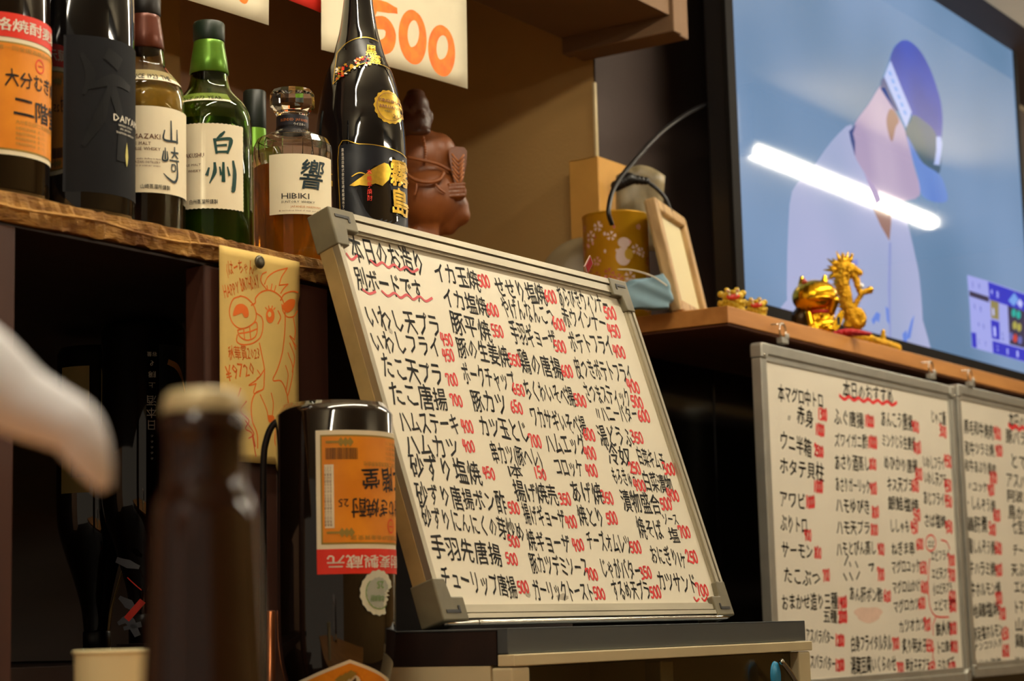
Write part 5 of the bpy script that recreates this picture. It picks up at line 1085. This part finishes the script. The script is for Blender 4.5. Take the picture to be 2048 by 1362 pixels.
ltext(sl, 'seal_lettering', '25', -.006, cz-.010, .009, .009, Rr, R(-43), SG, .02, .0008); ltext(sl, 'seal_lettering', '本格焼酎', -.006, cz+.002, .006, .016, Rr, R(-43), SG, .01, .0008)
# neck label with a gable top, its point towards the shoulder
def rs_(z): 
    if z is None: return .045
    T = [(.0525, .19), (.0518, .21), (.049, .232), (.0425, .255), (.033, .28), (.0245, .305)]
    for (a, z0), (b_, z1) in zip(T, T[1:]):
        if z0 <= z <= z1: return a+(b_-a)*(z-z0)/(z1-z0)
    return .0525 if z < .19 else .0245
def shl(nm, par, pts, m, out):
    q = BM(); poly(q, pts); 
    for _ in range(3):
        es = [e for e in q.edges if e.calc_length() > .005]
        if es: bmesh.ops.subdivide_edges(q, edges=es, cuts=1)
    bmesh.ops.triangulate(q, faces=[f for f in q.faces if len(f.verts) > 3])
    mapbm(q, lambda c: Vector(((rs_(c.y)+out)*math.sin(c.x/.045+R(-12)), -(rs_(c.y)+out)*math.cos(c.x/.045+R(-12)), c.y))); return obj(nm, q, m, par, recalc=False)
zz_ = lambda y: ztop-atD(672, y, Dp).z
g0 = zz_(1318)
nl2 = shl('neck_label', t, [(0, g0), (.035, g0+.014), (.05, g0+.019), (.05, .285), (-.05, .285), (-.05, g0+.019), (-.035, g0+.014)], CREAM, .0006)
shl('label_field', nl2, [(0, g0+.003), (.034, g0+.0165), (.045, g0+.021), (.045, .282), (-.045, .282), (-.045, g0+.021), (-.034, g0+.0165)], ORG, .0010)
for i in range(3): shl('wheat_print', nl2, [(-.006+i*.004, g0+.012+i*.002), (-.001+i*.004, g0+.009+i*.002), (.004+i*.004, g0+.013+i*.002), (-.001+i*.004, g0+.017+i*.002)], OLIVE, .0014)
# its stand
st = thing('bottle_stand', 'black wire stand gripping the large upside-down bottle with the orange label', 'stand', frame((pp.x, pp.y, 0)))
Ms_ = st.matrix_world.inverted()
q = BM(); tube(q, cr([Ms_ @ atD(x, y, Dp+.01) for x, y in ((606, 836), (575, 836), (548, 848), (533, 880), (527, 930), (527, 1100), (527, 1400), (527, 1690))], 6), .0030, 10); obj('arm', q, M['black'], st, smooth=True)
q = BM(); tube(q, [Ms_ @ atD(541, 1222, Dp+.015), Ms_ @ atD(541, 1690, Dp+.015)], .0045, 12); obj('copper_tube', q, mat('copper', '#a4623a', .3, .8), st, smooth=True)
q = BM(); box(q, (-.075, -.05, .96), (.055, .06, ztop-.397)); obj('base', q, M['black'], st, bevel=.003)
kc = thing('kitchen_unit', 'low dark unit beneath the upside-down bottle, mostly below the frame', 'cabinet', frame((0, 0, 0)))
q = BM(); box(q, (pp.x-.09, pp.y-.055, 0), (FX0-.004, 1.245, .959)); obj('body', q, M['darkwood'], kc)
# two more upside down inside the rack
def inner(px, py, D_, Rb, Hh, label):
    tp = atD(px, py, D_); t = thing('large_bottle', label, 'bottle', inv(tp)); 
    q = BM(); lathe(q, [(r*Rb/.0525, z*Hh/.395) for r, z in smoothprof(isshobin())], 48); obj('glass', q, G_BROWN, t, smooth=True)
    q = BM(); lathe(q, [(.0145, Hh*.91), (.0155, Hh*.915), (.0155, Hh), (0, Hh)], 24); obj('cap', q, M['black'], t, smooth=True)
    q = BM(); box(q, (-.04, -.03, Hh+.0005), (.04, .03, Hh+.004)); return t
D1 = 2.2; t = inner(287, 652, D1, 83*D1/4000, .345, 'upside-down dark bottle with grey label and red seal, inside the rack')
Rr = 83*D1/4000+.0003; k1 = D1/4000; zy = lambda y: (y-652)*k1
GREY = mat('smoky_grey_label', '#2b2b2a', .5)
L = lab(t, 'label', rect(-.055, zy(700), -.017, zy(1022)), Rr, 0, GREY)
# upright x runs right-to-left as seen
for s, y, h, wd_l in (('容量', 716, 10, 20), ('ℓ', 733, 14, 9), ('1.8', 754, 18, 16)): ltext(L, 'lettering', s, -asn if False else (-math.asin((303-287)/83)*Rr-wd_l*k1*.5), zy(y)-h*k1*.0, h*k1, wd_l*k1, Rr, 0, WHL, 0, .0005)
for i, c in enumerate('撰上酒本日'[::1]): ltext(L, 'lettering', c, -math.asin(16/83)*Rr-(9 if i > 1 else 7)*k1, zy((766, 786, 812, 836, 860)[i] - 10), (12 if i < 2 else 22)*k1, (14 if i < 2 else 20)*k1, Rr, 0, WHL, .005, .0005)
for i in range(5): ltext(L, 'lettering', 'の', -math.asin(16/83)*Rr-3*k1, zy(878+i*11), 7*k1, 6*k1, Rr, 0, WHL, 0, .0005)
lstrokes(t, 'orange_crescent', [([(-math.asin((x-287)/83)*Rr, zy(y)) for x, y in ((336, 735), (350, 742), (360, 762), (366, 790))], [.0062, .007, .005, .001])], Rr, 0, mat('crescent_orange', '#f0b060', .5), .0006)
lstrokes(t, 'silver_brushstroke', [([(-math.asin((x-287)/83)*Rr, zy(y)) for x, y in pts], w_) for pts, w_ in ((((244, 1120), (262, 1128), (278, 1134)), [.006, .009, .004]), (((248, 1192), (262, 1204), (272, 1216)), [.004, .010, .004]), (((246, 1240), (262, 1234), (276, 1262)), [.004, .010, .006]), (((256, 1250), (280, 1244)), [.004, .006]))], Rr-.004, 0, mat('silver_brush', '#55555a', .5), .0048)['kind'] = 'stuff'
lstrokes(t, 'red_stroke', [([(-math.asin((x-287)/83)*Rr, zy(y)) for x, y in ((258, 1154), (270, 1166), (283, 1178))], .0012)], Rr, 0, REDL, .0008)
lstrokes(t, 'red_seal', [([(-math.asin((x-287)/83)*Rr, zy(y)) for x, y in ((259, 1230), (271, 1216), (283, 1202))], .0072)], Rr, 0, REDL, .0009)
t = inner(196, 700, 2.29, .046, .35, 'upside-down dark bottle with cream label, behind the grey-labelled one in the rack')
Rr = .0463; k1 = 2.29/4000
for (y0, y1) in ((742, 880), (960, 990)): lab(t, 'label', rect(math.asin(.2)*Rr, (y0-700)*k1, math.asin(.62)*Rr, (y1-700)*k1), Rr, 0, mat('aged_label', '#9c8a50', .6))
lab(t, 'label', rect(math.asin(.62)*Rr, (742-700)*k1, math.asin(.85)*Rr, (990-700)*k1), Rr, 0, bpy.data.materials['aged_label'])
q = BM()
for (px, py, D_) in ((287, 652, 2.2), (196, 700, 2.29)): pass
hz = atD(287, 652, 2.2); hz2 = atD(196, 700, 2.29)
ld = rk
zl = min(hz.z-.345, hz2.z-.35)-.001
q = BM(); box(q, (.8, 1.34, zl-.02), (PX1-.0, 1.80, zl)); box(q, (hz.x-.02, hz.y-.02, zl), (hz.x+.02, hz.y+.02, hz.z-.3455)); box(q, (hz2.x-.02, hz2.y-.02, zl), (hz2.x+.02, hz2.y+.02, hz2.z-.3505)); box(q, (hz.x-.08, 1.34, zl-.02), (hz.x+.08, 1.80, zl)); box(q, (.8, 1.78, 1.02), (1.7, 1.80, zl-.02)); obj('ledge', q, M['darkwood_h'], ld)
# ================================================================ BIRTHDAY CARD
CYP = 1.2445
CM = frame(onY(441, 920, CYP), ex=Vector((1, 0, 0)), ey=Vector((0, 0, 1))); SCd = Surf(CM)
t = thing('hand_drawn_card', 'yellow paper with an orange felt-pen horse drawing pinned to the dark post', 'card', CM)
paper = mat('yellow_drawing_paper', '#dcbc6c', .85, noise_amt=.08, nscale=25)
Wc = SCd.loc(597, 700)[0]; Hc = SCd.loc(441, 490)[1]
q = BM(); G = []
nx, ny = 14, 24
for j in range(ny+1):
    row = []
    for i in range(nx+1):
        u, v = i/nx, j/ny; x = u*Wc*(1+.03*v*(v > .8)); row.append(q.verts.new((x, v*Hc, .0012*math.sin(u*3.1)*math.sin(v*7)*.6 - (.0)*u)))
    G.append(row)
for j in range(ny):
    for i in range(nx): q.faces.new((G[j][i], G[j][i+1], G[j+1][i+1], G[j+1][i]))
o = obj('paper', q, paper, t, smooth=True); s_ = o.modifiers.new('t', 'SOLIDIFY'); s_.thickness = .0004; s_.offset = -1
OR = mat('orange_felt_pen', '#e8701a', .7); 
c3 = lambda L: [SCd.loc(400+x/3.095, 460+y/3.095) for x, y in L]
kpx = SCd.loc(501, 700)[0]-SCd.loc(500, 700)[0]; z_ = .0016
wav = lambda x, y: .0012*math.sin(min(max(x/Wc, 0), 1)*3.1)*math.sin(min(max(y/Hc, 0), 1)*7)*.6+.00012
def onpaper(q, add=0):
    for v in q.verts: v.co.z = wav(v.co.x, v.co.y)+add
    return q
def pen(nm, lines, wpx=1.9, closed=False, m=OR):
    q = BM()
    for L in lines: stroke(q, c3(L), wpx*kpx, z_, 5, closed)
    onpaper(q); return obj(nm, q, m, t, recalc=False, kind='stuff')
def fillp(nm, L, m=OR, dz=.0001):
    q = BM(); P = [(v.x, v.y) for v in cr([(a, b_, 0) for a, b_ in c3(L)], 4, True)]; poly(q, P, z_+dz); onpaper(q, dz); return obj(nm, q, m, t, recalc=False)
pen('horse_muzzle_line', [[(250,410),(205,430),(183,500),(200,570),(250,610),(310,595),(345,560),(350,510),(330,460),(290,420),(250,408)], [(235,620),(300,600),(350,570),(357,620),(340,665),(290,682),(245,655),(235,620)], [(245,640),(300,632),(355,612)], [(272,610),(278,672)], [(310,598),(316,676)], [(232,650),(230,692),(270,710),(330,700),(378,660),(393,590),(385,540),(352,515)]], 2.0)
fillp('nostril', [(205,530),(222,470),(262,457),(296,482),(303,530),(280,542),(262,515),(240,522)])
pen('horse_head_line', [[(320,465),(345,450),(347,420),(380,385),(430,373),(480,395),(515,440),(528,520),(525,640),(510,760),(480,860),(450,930),(500,935),(532,1000),(545,1080),(540,1150)], [(370,700),(385,780),(398,860),(395,930),(388,985),(340,1010),(315,1080),(320,1180),(350,1260),(355,1350)], [(500,435),(522,397),(570,380),(605,386)], [(603,500),(580,535),(540,537),(515,500),(508,460)], [(485,500),(501,540),(485,580)]], 2.1)
fillp('ear_fill', [(512,465),(550,430),(587,433),(580,480),(545,512),(518,495)]); fillp('eye', ell(437, 530, 26, 46, 14)); fillp('eye_light', ell(432, 522, 11, 17, 10), paper, .0002)
pen('mane_line', [[(415,370),(378,320),(385,275),(410,260)], [(400,335),(420,290),(470,255),(540,236)], [(540,236),(505,290),(490,342)], [(490,342),(545,335)], [(545,335),(520,360),(500,392)], [(440,370),(446,335)], [(462,378),(470,345)], [(420,372),(415,345)], [(418,492),(408,480)], [(430,484),(428,470)], [(446,486),(450,470)], [(458,492),(466,482)],
     [(578,545),(590,620),(584,680)], [(584,680),(556,655),(596,722)], [(556,700),(585,790),(570,880)], [(545,760),(575,860),(555,980),(540,1030)], [(530,840),(545,900),(530,1000)], [(575,690),(592,740)], [(400,860),(370,905),(340,935)], [(340,935),(300,962),(345,952)], [(345,952),(330,1012),(390,985)], [(355,868),(372,900),(350,920)]], 1.8)
pen('leg_line', [[(370,1020),(408,1110),(418,1165)], [(445,1150),(450,1070),(438,1010)], [(510,1090),(498,1150)], [(545,1080),(540,1200),(520,1300)], [(470,1180),(460,1300),(480,1380)]], 1.8)
fillp('hoof_fill', [(415,1150),(450,1150),(455,1175),(425,1192)])
pen('reddish_line', [[(285,1060),(250,1120),(300,1180),(280,1230),(320,1260),(340,1340)], [(250,980),(235,1030)], [(280,1180),(330,1260),(300,1290)], [(320,1270),(345,1400)]], 1.8, m=mat('red_felt_pen', '#d4552a', .7))
load_glyphs('(はーちゃんHAPPYBIRTHDAY秋華賞2023¥9720 ', .008)
def cardtext(s, x0, y0, x1, y1, h):
    a, b_ = c3([(x0, y0)])[0], c3([(x1, y1)])[0]; hh = h/3.095*kpx; q = BM(); dx, dy = b_[0]-a[0], b_[1]-a[1]
    text(q, s, ident(a[0], a[1]-hh*.5, dx, dy), hh, math.hypot(dx, dy), .008, z_, .08); onpaper(q); obj('card_writing', q, OR, t, recalc=False)
cardtext('(はーちゃん', 165, 230, 335, 222, 66); cardtext('HAPPY', 150, 362, 250, 340, 75); cardtext('BIRTHDAY', 258, 325, 372, 300, 75); cardtext('秋華賞2023', 176, 755, 374, 748, 62); cardtext('¥9720', 160, 868, 342, 835, 80)
pn = onY(514, 525, CYP-.002); q = BM(); lathe(q, [(0, 0), (.0035, 0), (.0035, .0015), (.0060, .002), (.0066, .0035), (.0055, .0052), (.003, .0060), (0, .0062)], 24); mapbm(q, lambda c: Vector((c.x, -c.z, c.y)))
o = obj('drawing_pin', q, mat('dull_steel_pin', '#5a5648', .35, .7), smooth=True, label='round steel drawing pin at the top of the horse drawing', cat='pin'); o.location = pn
q = BM(); 
# ================================================================ PRICE CARDS HANGING FROM THE HEADER
CPR = mat('price_card_paper', '#d2c9ac', .8, noise_amt=.04, nscale=20); ORB = mat('orange_brush', '#f47c12', .7, color2='#ee6408', nscale=60)
rail_ = thing('card_rail', 'thin wooden rail under the header from which the price cards hang', 'rail', frame((0, 0, 0)))
RY = HY-.03
q = BM(); box(q, (1.2, RY+.003, HZ+.06), (2.8, HY-.0005, HZ+.075)); obj('strip', q, M['header'], rail_)
def card(bot, label, nm='price_card', m=CPR, Yc=None, curl=.006):
    """bot: bottom-left, bottom-right pixels; hangs up to the rail"""
    Yc = Yc or RY; a = onY(*bot[0], Yc); b_ = onY(*bot[1], Yc); Mx = frame(Vector((a.x, Yc, a.z)), ex=Vector((1, 0, 0)), ey=Vector((0, 0, 1)))
    t = thing(nm, label, 'price card', Mx); Hh = HZ+.074-a.z; W_ = b_.x-a.x; sl_ = (b_.z-a.z)
    q = BM(); nx, ny = 10, 14; G = []
    for j in range(ny+1):
        v = j/ny; G.append([q.verts.new((W_*i/nx+.004*math.sin(v*3), sl_*(i/nx)*(1-v)+Hh*v, curl*(1-v)**2*math.sin(i/nx*2.4+.4))) for i in range(nx+1)])
    for j in range(ny):
        for i in range(nx): q.faces.new((G[j][i], G[j][i+1], G[j+1][i+1], G[j+1][i]))
    o = obj('paper', q, m, t, smooth=True); s2 = o.modifiers.new('t', 'SOLIDIFY'); s2.thickness = .0004; s2.offset = -1
    global cz_
    cz_ = lambda x, y: curl*(1-min(max((y-sl_*x/W_)/Hh, 0), 1))**2*math.sin(x/W_*2.4+.4)+.0003
    return t, Surf(Mx), W_, Hh
def oncard(q):
    for v in q.verts: v.co.z = cz_(v.co.x, v.co.y)
    return q
t, Sc, W_, Hh = card(((640, 100), (933, 178)), 'cream price card with a large orange brushed 500 behind the tall black bottle')
q = BM(); ring = lambda cx, cy, rx, ry: [Sc.loc(x, y) for x, y in ell(cx, cy, rx, ry, 16, -1.4)]
kx = Sc.loc(801, 60)[0]-Sc.loc(800, 60)[0]
for pts, w_, cl in ((ring(821, 72, 20, 41), [9, 12, 17, 16, 12, 9], False), (ring(880, 99, 20, 38), [9, 12, 17, 16, 12, 9], False)):
    q = BM(); P = pts+pts[:2]; stroke(q, P, [v*kx*1.25 for v in w_], .0075, 5); obj('brushed_numeral', oncard(q), ORB, t, recalc=False)
q = BM()
for L, w_ in (([(788, 22), (770, 16), (750, 12), (722, 8)], [6, 11, 12, 10]), ([(745, 14), (738, 36), (744, 46), (765, 48), (776, 68), (768, 92), (735, 98), (715, 88)], [10, 9, 12, 14, 17, 16, 12, 8])):
    stroke(q, [Sc.loc(*p) for p in L], [v*kx*1.2 for v in w_], .0075, 5)
obj('brushed_numeral', oncard(q), ORB, t, recalc=False)
t, Sc, W_, Hh = card(((150, -62), (535, 51)), 'cream price card hanging top left behind the green bottle, only its bottom corner showing')
q = BM(); stroke(q, [Sc.loc(*p) for p in ((470, -22), (476, -4), (486, 1), (492, -20))], .009, .0078, 4); obj('brushed_numeral', oncard(q), ORB, t, recalc=False)
t, Sc, W_, Hh = card(((540, -14), (700, 50)), 'red and white striped card behind the neck of the tall black bottle', 'striped_card', mat('red_card', '#d22c1e', .6), RY+.012, .002)
for (d, w_) in ((.024, .004), (.034, .020)):
    q = BM(); sl_ = -.0; n_ = [(-.001, d), (W_+.001, d+(onY(700, 50, RY+.012).z-onY(540, -14, RY+.012).z)), (W_+.001, d+w_+(onY(700, 50, RY+.012).z-onY(540, -14, RY+.012).z)), (-.001, d+w_)]; poly(q, n_, .0035); obj('white_stripe', q, CPR, t, recalc=False)
# ================================================================ OUT-OF-FOCUS FOREGROUND
Db = .68; bp = atD(408, 1180, Db); zt_ = lambda y: atD(408, y, Db).z
t = thing('beer_bottle', 'out-of-focus brown bottle with a pale crown cap in the foreground', 'bottle', face_cam(Vector((bp.x, bp.y, 1.03))))
zz = lambda y: zt_(y)-1.03; k = Db/4000
BG = mat('brown_beer_glass', '#2c130a', .08, trans=.25, ior=1.4, coat=.6)
q = BM(); lathe(q, [(0, .003), (.027, .0), (.0305, .004), (.0305, .095), (.029, .112), (.0255, .128), (122*k, zz(1362)), (114*k, zz(1200)), (107*k, zz(1040)), (100*k, zz(1000)), (86*k, zz(975)), (82*k, zz(950)), (82*k, zz(870)), (88*k, zz(860)), (88*k, zz(835)), (78*k, zz(825)), (74*k, zz(800)), (0, zz(798))], 48); obj('glass', q, BG, t, smooth=True)
q = BM(); lathe(q, [(82*k, zz(820)), (80*k, zz(800)), (77*k, zz(785)), (66*k, zz(776)), (0, zz(774))], 42)
for v in q.verts:
    if v.co.z < zz(805):
        a = math.atan2(v.co.y, v.co.x); v.co.x *= 1+.05*math.cos(a*21); v.co.y *= 1+.05*math.cos(a*21)
obj('crown_cap', q, mat('cream_crown_cap', '#c9b88c', .4, .2), t, smooth=True)
q = BM(); lathe(q, [(.0308, .03), (.0308, .088)], 40); obj('label', q, mat('plain_label', '#c9bfa0', .6), t, smooth=True, recalc=False)
# cup
Dc = 1.25; cp = atD(238, 1298, Dc); k = Dc/4000; Hc_ = cp.z-1.03
t = thing('paper_cup', 'cream paper cup at the bottom left behind the brown foreground bottle', 'cup', face_cam(Vector((cp.x, cp.y, 1.03))))
q = BM(); lathe(q, [(0, .003), (74*k, .003), (75*k, 0), (88*k, Hc_-.003), (86*k, Hc_-.003), (72*k, .006), (0, .006)], 48); obj('wall', q, mat('cream_cup', '#dcd2a4', .6), t, smooth=True, autosm=40)
q = BM(); tube(q, [(88*k*math.cos(a), 88*k*math.sin(a), Hc_-.0015) for a in [j*2*math.pi/40 for j in range(40)]], .0013, 8, True); obj('rim', q, bpy.data.materials['cream_cup'], t, smooth=True)
# pump dispenser, only its nozzle in view
Dn = .6; k = Dn/4000; hp_ = atD(-150, 700, Dn)
t = thing('pump_dispenser', 'out-of-focus white pump dispenser nozzle reaching in from the left edge', 'dispenser', face_cam(Vector((hp_.x, hp_.y, 1.03))))
Mi = t.matrix_world.inverted(); WP = mat('white_plastic', '#f0f2fa', .4)
NP = [(-150, 660, 100), (-40, 742, 90), (40, 800, 73), (105, 832, 63), (148, 856, 58), (176, 902, 47), (196, 944, 31), (212, 978, 12)]
q = BM(); Q_ = cr([Mi @ atD(x, y, Dn) for x, y, r_ in NP], 5); tube(q, Q_, [lerp(NP[i//5][2], NP[min(i//5+1, 7)][2], (i % 5)/5)*k for i in range(len(Q_))], 20); obj('nozzle', q, WP, t, smooth=True)
h0 = hp_.z-1.03
q = BM(); lathe(q, [(0, h0-.03), (.010, h0-.03), (.016, h0-.02), (.017, h0+.006), (.013, h0+.014), (0, h0+.016)], 32); obj('pump_head', q, WP, t, smooth=True)
q = BM(); lathe(q, [(.006, .14), (.006, h0-.03)], 20); obj('stem', q, WP, t, smooth=True)
q = BM(); lathe(q, [(0, 0), (.026, 0), (.028, .003), (.028, .105), (.024, .118), (.014, .124), (.014, .126), (0, .127)], 40); obj('body', q, mat('clear_blue_plastic', '#b8c8d0', .2), t, smooth=True, autosm=50)
q = BM(); lathe(q, [(.0, .124), (.0155, .124), (.0155, .140), (.007, .144), (0, .144)], 32); obj('collar', q, WP, t, smooth=True, autosm=40)
